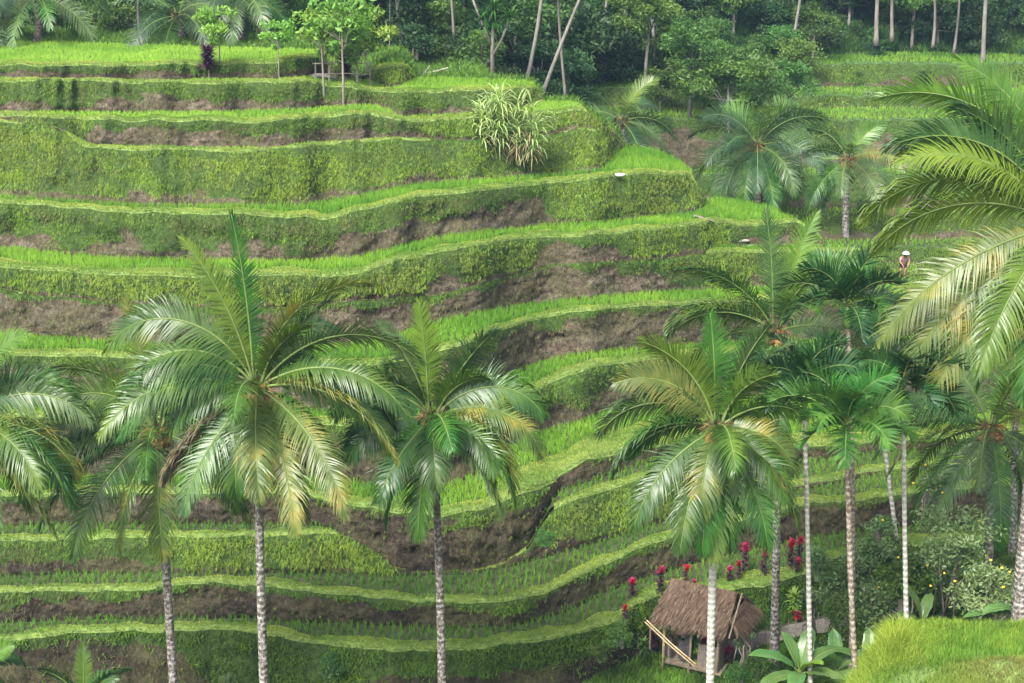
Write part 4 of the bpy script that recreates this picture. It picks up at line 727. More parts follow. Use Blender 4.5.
dark = [tree_proto('broadleaf_tree', rT, 9, 3.6, 4200, .34, 'leaf_dark', ncl=20) for _ in range(2)]
mid = [tree_proto('broadleaf_tree', rT, 8, 3.2, 3600, .32, 'leaf_mid', ncl=18) for _ in range(2)]
tall = [tree_proto('tall_tree', rT, 13, 3.4, 3200, .34, 'leaf_mid', bark='bark_pale', ncl=14, tr=.2) for _ in range(1)]
def bush_proto(rng, R, nleaf, leaf, mat, name='bush', ncl=9):
    root = empty(name, (0, 0, 0)); V, F, c = cloud(rng, R, ncl, nleaf, leaf, .8, cz=R * .62, spread=.42); npobj('foliage', V, F, M[mat], root)
    mb = MB()
    for j in range(7): mb.tube([(rng.uniform(-.1, .1), rng.uniform(-.1, .1), -.3), c[j % ncl] * .5 + [0, 0, .1], c[j % ncl]], [.05 * R, .035 * R, .012], 5)
    mb.build('stem', M['bark'], root); return root
bushes = [bush_proto(rT, 1.6, 1700, .22, m_) for m_ in ('leaf_dark', 'leaf_mid', 'leaf_grey', 'leaf_bright')]
def crest_pt(u, back):
    i = int((u + 260) / 2); d = float(dT[i]) + back; h_ = float(hT[i]) + .2 + (0 if u < 480 else min(8, (u - 480) * .05)) ; return (float(xw(u, d, h_)), d, CAMZ - h_)
def far_pt(u, v):
    """point of the far slope seen at that pixel"""
    i = int((u + 260) / 2); D_ = Vfar[:, i]; vs = [CY + FPX * tan(atan((CAMZ - p[2]) / p[1]) - PITCH) for p in D_]
    j = 0
    if v > vs[0]:
        for l in FAR[::-1]:
            if v <= l['Fv'][i]: h_ = float(l['h'][i]); return ath(u, v, h_)
        return ath(u, v, float(FAR[0]['h'][i]))
    d = np.interp(-v, [-q for q in vs], D_[:, 1]); return at(u, v, float(d))
ONES = ['', 'first', 'second', 'third', 'fourth', 'fifth', 'sixth', 'seventh', 'eighth', 'ninth', 'tenth', 'eleventh', 'twelfth', 'thirteenth', 'fourteenth', 'fifteenth', 'sixteenth', 'seventeenth', 'eighteenth', 'nineteenth']
TENS = {2: 'twent', 3: 'thirt', 4: 'fort', 5: 'fift', 6: 'sixt', 7: 'sevent', 8: 'eight', 9: 'ninet'}
def nth(i): return ONES[i] if i < 20 else (TENS[i // 10] + 'ieth' if i % 10 == 0 else TENS[i // 10] + 'y-' + ONES[i % 10])
bushy = [tree_proto('bushy_tree', rT, 5.6, 3.0, 4800, .30, m_, ncl=22, flat=.95, spread=.32) for m_ in ('leaf_dark', 'leaf_mid', 'leaf_dark')]
def put_all(items, fmt, cat, grp):
    """items: (u, proto, loc, scale); labelled by their order from the left"""
    for i, (u, pr_, loc, s_) in enumerate(sorted(items, key=lambda t: t[0])): place(pr_, loc, s_, rT.uniform(0, 6), fmt % nth(i + 1), cat, grp)
for row, nm in enumerate(('front', 'middle', 'back')):
    it = []
    for i in range(13):
        u = -70 + i * 51 + row * 17 + rT.uniform(-9, 9); p = crest_pt(u, 9.5 + row * 5 + rT.uniform(0, 2.5)); k = (bushy + dark + mid)[(i * 3 + row) % 7] if row else bushy[i % 3]
        it.append((u, k, (p[0], p[1], p[2] - (1.0 if k in bushy else 3.0)), rT.uniform(.9, 1.25)))
    put_all(it, nm + '-row dark-green tree of the wood behind the top field, %s from the left', 'tree', 'trees of the wood behind the top rice field')
it = []
for i in range(26):
    u = -70 + i * 24 + rT.uniform(-7, 7); p = crest_pt(u, rT.uniform(5.5, 9)); it.append((u, bushes[[1, 0, 2, 1][i % 4] if u < 400 else i % 2], (p[0], p[1], p[2] - .5), rT.uniform(.9, 1.4)))
put_all(it, 'low leafy bush along the back of the top field, %s from the left', 'bush', 'bushes along the back of the top rice field')
it = []
for i in range(34): u = -20 + 0 + 540 + i * 4.2 + rT.uniform(-6, 6); v = rT.uniform(-20, 100) if u < 640 else rT.uniform(-20, 40); p = far_pt(u, v); it.append((u, (bushy + mid)[i % 5], (p[0], p[1], p[2] - 1.2), rT.uniform(.7, 1.05)))
put_all(it, 'leafy tree above the upper grassy terrace noses, %s from the left', 'tree', 'trees on the left of the far slope')
it = []
for i in range(60): u = 650 + i * 7.5 + rT.uniform(-8, 8); v = rT.uniform(-20, 30) if i % 3 else rT.uniform(18, 52); p = far_pt(u, v); it.append((u, (bushy + mid + bushy)[i % 8], (p[0], p[1], p[2] - 1.2), rT.uniform(.6, 1.0)))
put_all(it, 'dark tree along the top of the far slope, %s from the left', 'tree', 'trees along the top of the far slope')
it = []
for i in range(16): u = 645 + i * 11 + rT.uniform(-6, 6); v = (62, 112, 84)[i % 3] + rT.uniform(-10, 8); p = far_pt(u, v); it.append((u, mid[i % 2], (p[0], p[1], p[2] - 1.4), rT.uniform(.5, .72)))
put_all(it, 'light leafy tree on the far terraces above the two palms, %s from left', 'tree', 'trees on the far terraces')
it = []
for i in range(60): u = 640 + i * 7.5 + rT.uniform(-8, 8); v = rT.uniform(30, 118); p = far_pt(u, v); it.append((u, bushes[int(rT.choice(3, p=[.4, .45, .15]))], (p[0], p[1], p[2] - .45), rT.uniform(.25, .8)))
put_all(it, 'scrubby bush on the upper far terraces, %s from the left', 'bush', 'bushes on the upper far terraces')
it = []
for i in range(64): u = 630 + i * 6.2 + rT.uniform(-7, 7); v = rT.uniform(128, 168); p = far_pt(u, v); it.append((u, bushes[int(rT.choice(3, p=[.5, .35, .15]))], (p[0], p[1], p[2] - .5), rT.uniform(.3, .75)))
put_all(it, 'bush on the brown bank behind the two far palms, %s from the left', 'bush', 'bushes on the brown far bank')
it = []
for i in range(30): u = 700 + i * 11 + rT.uniform(-7, 7); v = rT.uniform(178, 236); p = far_pt(u, v); it.append((u, bushes[i % 2], (p[0], p[1], p[2] - .4), rT.uniform(.3, .6)))
put_all(it, 'low bush in the far valley behind the terrace noses, %s from left', 'bush', 'bushes in the far valley')

# individually recognisable trees
fan = tree_proto('spreading_tree', rT, 8.5, 3.6, 6000, .30, 'leaf_mid', bark='bark_pale', ncl=20, tr=.13, flat=.8, spread=.25)
p = far_pt(728, 158); place(fan, (p[0], p[1], p[2] - 1), 1.0, 0, 'spreading tree with a tall leaning grey trunk behind the dark palm', 'tree')
place(fan, tuple(far_pt(690, 118)), .8, 2, 'flat-topped tree with bright tiers of leaves on the far slope', 'tree')
place(fan, tuple(far_pt(645, 88)), .85, 4, 'tiered leafy tree near the top centre of the far slope', 'tree')
bright = tree_proto('small_tree', rT, 3.6, 1.15, 1000, .25, 'leaf_bright', ncl=12, tr=.04, spread=.36, flat=.95)
lab = ['small bright-leaved tree at the edge of the top field beside the purple plant', 'thin sapling standing just right of the small bright tree', 'bright feathery tree at the left of the garden cluster', 'tallest bright-green tree of the garden cluster above the path', 'drooping light-green tree at the right of the garden cluster', 'low light-green tree in the middle of the garden cluster']
for (u, v, k, s), lb in zip([(219, 79, 11, 1.0), (279, 79, 11, .82), (325, 106, 10, 1.3), (343, 106, 10, 1.45), (370, 94, 10, 1.2), (355, 98, 10, 1.0)], lab):
    q = ath(u, v, lev(LV[k], u)); place(bright, q, s * (1.0 if s < 1.1 else 1.05), rT.uniform(0, 6), lb, 'tree')
# bare pale trunks
def bare_trunk(u0, v0, u1, v1, d, r, label, crown=False, z=None, n=1):
    a = np.array(at(u0, v0, d)); b = np.array(at(u1, v1, d)); root = empty('tall_trunk_tree', tuple(a), label, 'tree'); rng = np.random.default_rng(int(u0 * 7 + v1 * 3))
    ext = (b - a) * 1.6; trunk_mesh((0, 0, -1.0), ext, r, r * .7, rng, .25, 14, 7).build('trunk', M['bark_pale'], root, True)
    V, F, c = cloud(rng, 2.4, 10, 900, .34, .7); o = npobj('crown', V, F, M['leaf_mid'], root); o.location = ext
    return root
for a in [(523, 78, 537, 0, 86, .12, 'slightly leaning pale bare trunk at the right end of the wood'), (541, 80, 578, 0, 86, .11, 'steeply leaning pale trunk crossing in front of the wood'), (566, 84, 560, 0, 88, .08, 'straight thin trunk right beside the leaning trunks'), (407, 62, 400, 0, 87, .14, 'pale trunk behind the garden cluster, leaning left'),
          (389, 62, 390, 8, 86, .04, 'thin yellowish pole-like stem behind the garden cluster'), (143, 44, 142, -5, 86, .09, 'slim pale trunk behind the left part of the top field'), (345, 50, 352, 0, 87, .12, 'greyish trunk just behind the garden cluster'), (455, 72, 449, -10, 88, .09, 'slim grey trunk between the dead branch and the spiky-headed tree'),
          (270, 50, 262, -10, 88, .10, 'slim trunk behind the thin sapling of the top field'),
          (877, 32, 879, -20, None, .17, 'pale trunk at the upper right, left one of the pair'), (893, 28, 894, -20, None, .14, 'pale trunk at the upper right, right one of the pair'), (984, 54, 988, -15, None, .17, 'tall white trunk near the top right corner'), (630, 36, 623, -6, None, .14, 'short leaning trunk near the top centre'),
          (934, 34, 934, 4, None, .12, 'thin white trunk low on the far wooded slope'), (655, 48, 650, -10, None, .12, 'slim trunk just right of the leaning one near the top centre'), (792, 36, 800, -10, None, .12, 'slim pale trunk in the middle of the far wooded slope'), (955, 40, 958, -10, None, .10, 'slim trunk left of the tall white trunk at the top right'), (597, 60, 604, -8, None, .11, 'slim grey trunk standing beyond the leaning trunks')]:
    a = list(a)
    if a[4] is None: a[4] = float(far_pt(a[0], min(a[1], 52))[1]) - 5
    bare_trunk(*a)
# pandanus-like tree at the crest
def rosette(rng, n, L, w, e_lo=-.3, e_hi=1.4, bend=1.6, segs=5, fold=0, P0=None):
    """n strap leaves radiating from the origin"""
    az = rng.uniform(0, 2 * pi, n); e0 = rng.uniform(e_lo, e_hi, n); Ls = L * rng.uniform(.7, 1.15, n); p = np.zeros((n, 3)) if P0 is None else P0.copy(); rows = []
    side = np.stack([-np.sin(az), np.cos(az), 0 * az], 1); wp = [.6, 1, .95, .75, .45, .05, .02]
    for i in range(segs + 1):
        e = e0 - bend * (i / segs) ** 1.3 * (.6 + .8 * rng.random(n) * .5); W = side * (w * wp[min(6, int(i * 5 / segs))] / 2); rows += [p - W, p + W]
        p = p + np.stack([np.cos(e) * np.cos(az), np.cos(e) * np.sin(az), np.sin(e)], 1) * (Ls / segs)[:, None]
    V = np.stack(rows, 1).reshape(-1, 3); b = np.arange(n)[:, None] * (2 * (segs + 1)); F = np.concatenate([b + [2 * i, 2 * i + 1, 2 * i + 3, 2 * i + 2] for i in range(segs)]); return V, F
q = ath(492, 77, lev(LV[11], 492)); root = empty('pandanus_tree', (q[0], q[1] + 1.5, q[2]), 'forked pale-trunked tree with spiky leaf heads at the back of the upper terrace', 'tree')
mb = MB(); mb.tube([(0, 0, -.5), (0, 0, 1.2), (.05, 0, 2.6)], [.13, .10, .08], 7); mb.tube([(0, 0, .9), (.5, 0, 1.8), (.95, 0, 2.9)], [.09, .08, .06], 6); mb.tube([(0, 0, 1.5), (-.6, 0, 2.8), (-1.3, .2, 4.6)], [.08, .07, .05], 6); mb.build('trunk', M['bark_pale'], root, True)
for c_ in ((.05, 0, 2.7), (.95, 0, 3.0), (.1, 0, 3.4), (-.5, 0, 2.9)): V, F = rosette(rT, 60, 1.3, .09, bend=1.3); o = npobj('leaf_head', V, F, M['areca'], root); o.location = c_
# big strap-leaved clump
q = at(503, 165, float(np.interp(503, U, LV[9]['dB'])) - .9); root = empty('strap_leaf_clump', q, 'tall clump of pale arching strap leaves hanging over the terrace bank', 'plant')
rng = np.random.default_rng(4); root.scale = (1.12, 1, 1.25)
for j in range(24):
    bx, by = rng.uniform(-1.35, 1.4), rng.uniform(-.3, .4); hh_ = rng.uniform(1.6, 3.0) - abs(bx) * .35; mb = MB(); mb.tube([(bx * .5, by, 0), (bx, by, hh_ * .6), (bx * 1.05, by - .1, hh_)], [.035, .03, .02], 5); st = mb.build('stem', M['rachis'], root)
    P0 = np.stack([np.full(26, bx), np.full(26, by), np.linspace(hh_ * .35, hh_, 26)], 1); V, F = rosette(rng, 26, 1.35, .085, .35, 1.35, 2.4, P0=P0); npobj('leaves', V, F, M['reed'], st)
    if j % 3 == 0: P0[:, 2] *= .6; V, F = rosette(rng, 26, .9, .05, -.6, .3, 1.4, P0=P0); npobj('dry_leaves', V, F, M['reed_dry'], st)
q = ath(513, 172, lev(LV[8], 513)); root = empty('strap_leaf_clump', (q[0], q[1] + .6, q[2] + 1.1), 'small drooping strap-leaf tuft just below the tall clump', 'plant')
V, F = rosette(rng, 45, 1.2, .07, -.2, 1.2, 2.4); npobj('leaves', V, F, M['reed'], root); V, F = rosette(rng, 30, .9, .06, -.8, .3, 1.4); npobj('dry_leaves', V, F, M['reed_dry'], root)
# purple cordyline by the small tree
def spiky(root, rng, n, L, w, mat, z0, z1, name='leaves', e=(.1, 1.2), bend=.9):
    P0 = np.stack([np.zeros(n), np.zeros(n), np.linspace(z0, z1, n)], 1); V, F = rosette(rng, n, L, w, e[0], e[1], bend, 4, P0=P0); return npobj(name, V, F, M[mat], root)
q = ath(209, 80, lev(LV[11], 209)); root = empty('purple_cordyline', q, 'dark purple spiky plant on the terrace edge under the top field', 'plant'); spiky(root, rng, 220, .62, .13, 'purple', .5, 1.5); mb = MB(); mb.tube([(0, 0, -.1), (.03, 0, .9), (0, 0, 1.6)], [.03, .025, .02], 5); mb.build('stem', M['bark'], root)
q = ath(345, 82, lev(LV[11], 345)); root = empty('purple_bush', (q[0], q[1] + .6, q[2]), 'dark purple bush in the shade of the garden cluster', 'plant'); spiky(root, rng, 160, .8, .12, 'purple', .2, 1.3); mb = MB(); mb.tube([(0, 0, -.1), (0, 0, 1.2)], .03, 5); mb.build('stem', M['bark'], root)
# red-headed cordylines
GC = 'crimson-topped cordylines around the hut'
cords = [(632, 580, 598, 'crimson-topped plant at the left end of the row, above the hut eave', 1), (660, 568, 595, 'plant with a purplish-pink head next to the left end of the row', 1.1), (686, 566, 590, 'crimson-topped plant peeping over the roof ridge', .9), (694, 580, 592, 'low red rosette touching the thatch ridge', .55), (712, 559, 579, 'crimson-topped plant just behind the ridge end', .9),
         (729, 568, 582, 'crimson-topped plant left of the tall one behind the palm trunk', .9), (738, 562, 580, 'crimson-topped plant tucked close beside the tall one', .8), (744, 545, 574, 'tallest crimson-topped plant behind the hut', 1.15), (763, 549, 577, 'crimson-topped plant alone between the tall one and the pale trunk', 1.05), (790, 541, 570, 'large crimson plant beside the whitish areca trunk', 1.25), (799, 538, 568, 'crimson plant right against the whitish areca trunk', 1.2), (797, 560, 573, 'low crimson plant at the foot of the large crimson pair', .9), (625, 606, 622, 'small faded pink plant beyond the left roof corner', .7)]
for u, vt, vb, lb, s in cords:
    q = ath(u, vb, lev(LV[0], u) - .05); hgt = (vb - vt) * mpp(vb, q[1]) * 1.05; root = empty('red_cordyline', q, lb, 'plant', GC); mb = MB(); mb.tube([(0, 0, -.15), (.02, 0, hgt * .5), (0, 0, hgt * .9)], [.022, .018, .015], 5); mb.build('stem', M['bark'], root)
    spiky(root, rng, int(60 * s), .23 * s, .07, 'maroon', hgt * .15, hgt * .8, 'lower_leaves', (-.2, 1.0)); spiky(root, rng, int(40 * s), .22 * s, .075, 'red', hgt * .78, hgt * 1.0, 'head_leaves', (.35, 1.45), .6)
hz = lambda u, v: ath(u, v, float(np.interp(u, U, h0)) - .05)
for u, vt, vb, lb, m1, m2, s in [(652, 632, 655, 'maroon-leaved plant by the bamboo rail', 'maroon', 'maroon', 1), (706, 640, 664, 'crimson-topped plant in front of the hut wall', 'maroon', 'red', 1.0), (727, 648, 668, 'dark red plant right of the palm trunk in front of the hut', 'maroon', 'red', .8), (692, 636, 668, 'green spiky plant in front of the hut posts', 'leaf_bright', 'leaf_bright', 1.3), (640, 604, 640, 'green spiky plant beside the left roof corner', 'leaf_bright', 'leaf_bright', 1.5),
                                 (643, 640, 668, 'tall thin green plant left of the bamboo rail', 'leaf_mid', 'leaf_mid', 1.1), (793, 594, 618, 'yellow-green spiky plant beside the path', 'leaf_bright', 'leaf_bright', 1.3), (797, 612, 622, 'small red plant under the spiky one by the path', 'red', 'red', .6), (836, 600, 640, 'dark shrub with maroon leaves near the path end', 'maroon', 'maroon', 1.6), (772, 610, 640, 'dark spiky plant at the foot of the palm by the path', 'areca', 'areca', 1.0)]:
    q = hz(u, vb); hgt = (vb - vt) * mpp(vb, q[1]) * 1.05; root = empty('garden_cordyline', q, lb, 'plant'); mb = MB(); mb.tube([(0, 0, -.15), (0, .02, hgt * .9)], [.022, .015], 5); mb.build('stem', M['bark'], root)
    spiky(root, rng, int(40 * s), .34 * s, .07, m1, hgt * .3, hgt * .85, 'lower_leaves', (-.3, .9)); spiky(root, rng, int(36 * s), .32 * s, .08, m2, hgt * .75, hgt, 'head_leaves', (.2, 1.4), .8)

# ------------------------------------------------------------------ thatched hut
HA = math.atan2(-1.2, 2.43); gz = float(hz(690, 660)[2])
hut = empty('thatched_hut', (7.25, 51.45, gz), 'small thatched hut on wooden posts below the terraces', 'hut', rz=HA)
ze, zr = 2.28 - gz, 3.30 - gz; hl, hw = 1.50, 1.50
def thatch_part(name, quad, mat, parent, nx=60, ny=16, thick=.16, strands=2600, seed=1):
    a, b, c, d_ = [np.array(p, float) for p in quad]     # eave left, eave right, ridge right, ridge left
    rg = np.random.default_rng(seed); nn = nrm(np.cross(b - a, d_ - a)); 
    if nn[2] < 0: nn = -nn
    top = []; 
    for j in range(ny):
        t = j / (ny - 1)
        for i in range(nx):
            s = i / (nx - 1); p = (a * (1 - s) + b * s) * (1 - t) + (d_ * (1 - s) + c * s) * t
            top.append(p + nn * (.04 * sin(t * pi * 1.0) - .10 * max(0, .12 - t) / .12 + rg.normal(0, .008)) + (d_ - a) * (-.02 * rg.random() if j == 0 else 0))
    top = np.array(top); bot = top - nn * thick; V = np.concatenate([top, bot]); n0 = nx * ny; F = []
    for j in range(ny - 1):
        for i in range(nx - 1): k = j * nx + i; F += [(k, k + 1, k + nx + 1, k + nx), (n0 + k, n0 + k + nx, n0 + k + nx + 1, n0 + k + 1)]
    for i in range(nx - 1): F += [(i, n0 + i, n0 + i + 1, i + 1), ((ny - 1) * nx + i, (ny - 1) * nx + i + 1, n0 + (ny - 1) * nx + i + 1, n0 + (ny - 1) * nx + i)]
    for j in range(ny - 1): k = j * nx; F += [(k, k + nx, n0 + k + nx, n0 + k)]; k = j * nx + nx - 1; F += [(k, n0 + k, n0 + k + nx, k + nx)]
    o = npobj(name, V, np.array(F), mat, parent)
    # loose straw lying down the slope
    n = strands; s = rg.random(n); t = rg.random(n) ** 1.1; P = ((a[None] * (1 - s)[:, None] + b[None] * s[:, None]) * (1 - t)[:, None] + (d_[None] * (1 - s)[:, None] + c[None] * s[:, None]) * t[:, None]) + nn * .03
    dn = nrm(a - d_); D = nrm(dn[None] + rg.normal(0, .10, (n, 3)) + nn[None] * .10); W = nrm(np.cross(D, nn[None])) * rg.uniform(.008, .02, (n, 1)); Lh = rg.uniform(.15, .42, (n, 1))
    V = np.stack([P - W, P + W, P + W * .4 + D * Lh, P - W * .4 + D * Lh], 1).reshape(-1, 3); g = rg.uniform(.5, 1.3, n)[:, None] * np.where(rg.random((n, 1)) < .5, [[.12, .08, .055]], [[.19, .135, .095]])
    npobj('straw', V, np.arange(4 * n).reshape(-1, 4), M['straw'], o, col=np.repeat(g, 4, 0))
    return o
M['thatch'] = plain('aged_thatch', (.12, .08, .055), .95, .5, 9, .8, (1, .25, .25)); M['straw'] = tintmat('loose_straw', .9, .1, .15, (1, 1, 1))
thatch_part('roof', [(-hl, -hw, ze), (hl, -hw, ze), (hl * .93, 0, zr), (-hl * .82, 0, zr)], M['thatch'], hut, seed=1)
thatch_part('roof', [(hl, hw, ze), (-hl, hw, ze), (-hl * .82, 0, zr - .01), (hl * .93, 0, zr - .01)], M['thatch'], hut, seed=2, strands=800)
thatch_part('roof_skirt', [(hl + .45, -hw * .8, ze - .05), (hl + .45, hw * .8, ze - .05), (hl * .97, hw * .5, ze + .42), (hl * .97, -hw * .62, ze + .42)], M['thatch'], hut, nx=30, seed=3, strands=900)
mb = MB()
for i in range(40): x = -hl * .82 + (hl * 1.75) * i / 39; mb.tube([(x - .05, -.16 + random.uniform(-.03, .03), zr - .1), (x, 0, zr + .06 + random.uniform(0, .03)), (x + .03, .16, zr - .1)], .035, 4)
mb.build('ridge_cap', M['thatch'], hut)
for y in (-1, 1): mb = MB(); mb.tube([(hl + .12, y * hw * 1.0, ze - .05), (hl * .96 + .14, 0, zr + .08)], .035, 6); mb.build('barge_pole', M['wood'], hut)
for x, y in ((-hl * .72, -hw * .72), (0, -hw * .74), (hl * .72, -hw * .72), (-hl * .72, hw * .7), (hl * .72, hw * .7)): mb = MB(); mb.tube([(x, y, -.3), (x + .02, y, ze + .2)], [.06, .05], 8, jit=.05); mb.build('post', M['bamboo'] if x < -.5 else M['wood'], hut, True)
mb = MB(); mb.box((.15, -hw * .2, .32), (hl * 1.5, hw * 1.2, .07)); mb.build('platform', M['wood'], hut)
mb = MB()
for i in range(22): mb.box((-hl * .70 + i * hl * 1.4 / 21, hw * .6, .95), (.085, .03, 1.3 + random.uniform(-.05, .05)))
mb.build('back_wall', M['wallmat'], hut)
mb = MB()
for i in range(12): mb.box((.28 + i * .075, -hw * .60, .80), (.068, .03, .95 + random.uniform(-.04, .04)))
mb.build('front_panel', M['wallmat'], hut)
mb = MB()
for i in range(10): mb.box((hl * .74, -hw * .55 + i * .1, .85), (.03, .09, 1.0))
mb.build('side_panel', M['wallmat'], hut)
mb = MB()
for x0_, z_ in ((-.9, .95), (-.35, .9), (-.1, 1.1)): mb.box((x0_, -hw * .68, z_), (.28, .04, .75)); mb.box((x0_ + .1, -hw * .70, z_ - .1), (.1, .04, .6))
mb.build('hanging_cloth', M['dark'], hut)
# rails and clutter in front
a = np.array(at(645, 622, 50.2)); b = np.array(at(694, 666, 48.6)); r_ = empty('bamboo_rail', tuple(a), 'pair of bamboo poles sloping down in front of the hut', 'railing')
for o_ in ((0, 0, 0), (.05, -.1, .13)): mb = MB(); mb.tube([np.array(o_), (b - a) / 2 + o_ + np.array([0, 0, -.05]), (b - a) + o_], .026, 8); mb.build('pole', M['bamboo'], r_, True)
for t in (.12, .5, .9): mb = MB(); p_ = (b - a) * t; mb.tube([p_ + [0, .08, .05], p_ + [0, .08, -1.0 + t * .5]], .035, 6); mb.build('post', M['wood'], r_)
for i, (u, v, s, lb) in enumerate([(674, 661, .16, 'pinkish clay pot at the foot of the bamboo rail'), (683, 652, .13, 'tall pale clay pot under the hut eave'), (697, 672, .15, 'orange clay pot at the end of the rail'), (707, 671, .13, 'orange clay pot next to the dark red plant')]):
    q = hz(u, v); mb = MB(); n_ = 12; prof = [(0, 0), (.6, 0), (.95, .5), (1, 1.0), (.8, 1.5), (.95, 1.65), (.8, 1.65), (.7, 1.4), (0, 1.3)]; vs = [(p_[0] * s * cos(2 * pi * k / n_), p_[0] * s * sin(2 * pi * k / n_), p_[1] * s) for p_ in prof for k in range(n_)]
    mb.add(vs, [(j * n_ + k, j * n_ + (k + 1) % n_, (j + 1) * n_ + (k + 1) % n_, (j + 1) * n_ + k) for j in range(len(prof) - 1) for k in range(n_)]); o = mb.build('clay_pot', M['pot'], None, True); o.location = (q[0], q[1], q[2] + .02); tag(o, lb, 'pot')
q = hz(733, 655); r_ = empty('garden_bench', (q[0], q[1], q[2]), 'low grey bench beside the hut at the path', 'bench', rz=HA)
mb = MB(); mb.box((0, 0, .45), (1.1, .45, .05)); mb.build('seat', M['stone'], r_)
for x in (-.45, .45):
    for y in (-.17, .17): mb = MB(); mb.box((x, y, .2), (.06, .06, .46)); mb.build('leg', M['wood'], r_)
# low fence of thin sticks beside the path
r_ = empty('stick_fence', hz(770, 646), 'low fence of thin dark sticks along the path', 'fence'); o0 = np.array(hz(770, 646))
for i in range(14): u = 742 + i * 7.5; p_ = np.array(hz(u, 648 - i * 1.9)) - o0; mb = MB(); mb.tube([p_ - [0, 0, .1], p_ + [.02, 0, .75 + random.uniform(-.1, .1)]], [.022, .016], 5); mb.build('stake', M['bark'], r_)

# ------------------------------------------------------------------ shrubs on the right, bananas
def big_shrub(u, v, d, R, label, seed, mat='leaf_grey', fl='yellowfl', nf=24, nl=1500, leaf=.17):
    rng = np.random.default_rng(seed); c0_ = np.array(at(u, v, d)); zb = c0_[2] - R * 1.25; root = empty('flowering_shrub', (c0_[0], c0_[1], zb), label, 'shrub'); hgt = c0_[2] - zb
    V, F, c = cloud(rng, R, 15, nl, leaf, .95, cz=0, spread=.34); o = npobj('foliage', V + [0, 0, hgt], F, M[mat], root)
    mb = MB()
    for j in range(9): e_ = c[j] + [0, 0, hgt]; mb.tube([(rng.uniform(-.3, .3), rng.uniform(-.3, .3), -.5), e_ * [.4, .4, .55] + rng.normal(0, .15, 3), e_], [.035, .028, .01], 5)
    mb.build('branches', M['bark'], root, True)
    for i in range((nf + 1) // 2): p_ = nrm(rng.normal(0, 1, 3)) * R * .8 + [0, 0, hgt]; p_[1] -= abs(p_[1]) * .3; mb = MB(); mb.ball(p_, (.05, .05, .035), 6, 4, .25); mb.build('flower', M[fl], root)
    return root
big_shrub(950, 548, 46, 1.7, 'largest yellow-flowered shrub in front of the right-hand palms', 61, nl=3600, nf=14)
big_shrub(985, 590, 44, 1.3, 'yellow-flowered shrub at the right against the banana leaves', 62, nl=2000, nf=8)
big_shrub(905, 585, 46, 1.3, 'dense dark shrub low behind the grassy knoll', 63, nl=2200, mat='leaf_mid', nf=4)
big_shrub(868, 562, 49, 1.15, 'greyish open shrub between the two leaning trunks', 64, nl=1400, nf=3)
big_shrub(835, 590, 49, 1.1, 'low bluish shrub beside the end of the path', 65, nl=1500, nf=0, leaf=.14)
big_shrub(930, 480, 50, .75, 'thin upper shoots of the yellow-flowered shrub by the terrace edge', 66, nl=420, nf=8)
big_shrub(880, 522, 50, .7, 'sparse shrub at the terrace corner behind the areca trunks', 67, nl=500, nf=1)
for i, (u, v, s, k_, lb) in enumerate([(1005, 575, .7, 1, 'mid-green bush near the right edge above the banana leaves'), (900, 562, .7, 1, 'green bush behind the areca trunk at the terrace foot'), (850, 578, .65, 2, 'pale bush behind the brown leaning areca trunk'), (925, 600, .8, 1, 'rounded green bush touching the top of the knoll'), (960, 605, .8, 1, 'green bush in the hollow behind the knoll'), (875, 610, .8, 2, 'greyish bush left of the knoll top'), (845, 620, .65, 1, 'green bush above the banana leaves'),
                                           (818, 565, .55, 2, 'small bush at the end of the red-topped row'), (1000, 600, .8, 2, 'greyish bush behind the tall banana leaf'), (885, 565, .7, 1, 'leafy bush between the two areca trunks'), (940, 570, .7, 2, 'pale-leaved bush in the middle of the thicket'), (760, 668, .45, 1, 'green bush left of the banana leaves'), (835, 648, .5, 1, 'bush behind the middle banana plant'), (740, 676, .4, 1, 'low bush at the bottom beside the pale trunk')]):
    q = at(u, v, (49.5 if v < 600 else 47.5)); place(bushes[k_], (q[0], q[1], q[2] - .9 * s), s, i * 1.3, lb, 'bush')
big_shrub(742, 640, 50, .55, 'small grey-leaved shrub beside the hut', 68, nl=420, nf=0, leaf=.12)
big_shrub(812, 600, 50, .6, 'small dark shrub at the roadside behind the whitish trunk', 69, nl=500, nf=0, leaf=.13, mat='leaf_dark')
def banana_leaf(rng, L, w, az, e0, bend, mat, root, loc=(0, 0, 0)):
    m = 16; s = np.linspace(0, 1, m); e = e0 - bend * s ** 1.3; T = np.stack([np.cos(e) * cos(az), np.cos(e) * sin(az), np.sin(e)], 1); P = np.concatenate([[[0, 0, 0]], np.cumsum(T[1:] * L / (m - 1), 0)])
    side = np.array([-sin(az), cos(az), 0]); up = nrm(np.cross(T, side)); up = np.where(up[:, 2:] < 0, -up, up); prof = np.interp(s, [0, .14, .2, .5, .85, 1], [.03, .04, .6, 1, .75, .02]) * w / 2
    V = []; 
    for i in range(m):
        r = prof[i] * (1 + rng.uniform(-.06, .06)); dz = -.25 * r + rng.normal(0, .012)
        V += [P[i] - side * r + up[i] * (dz * -1.1), P[i] - side * r * .5 + up[i] * (.35 * r), P[i], P[i] + side * r * .5 + up[i] * (.35 * r), P[i] + side * r + up[i] * (dz * -1.1)]
    F = [(i * 5 + k, i * 5 + k + 1, i * 5 + k + 6, i * 5 + k + 5) for i in range(m - 1) for k in range(4)]
    o = npobj('leaf', np.array(V), np.array(F), mat, root); o.location = loc; mb = MB(); mb.tube(P + up * .012 - [0, 0, .0], [.03 * (1 - .8 * q_) + .004 for q_ in s], 5); mb.build('midrib', M['rachis'], o); return o
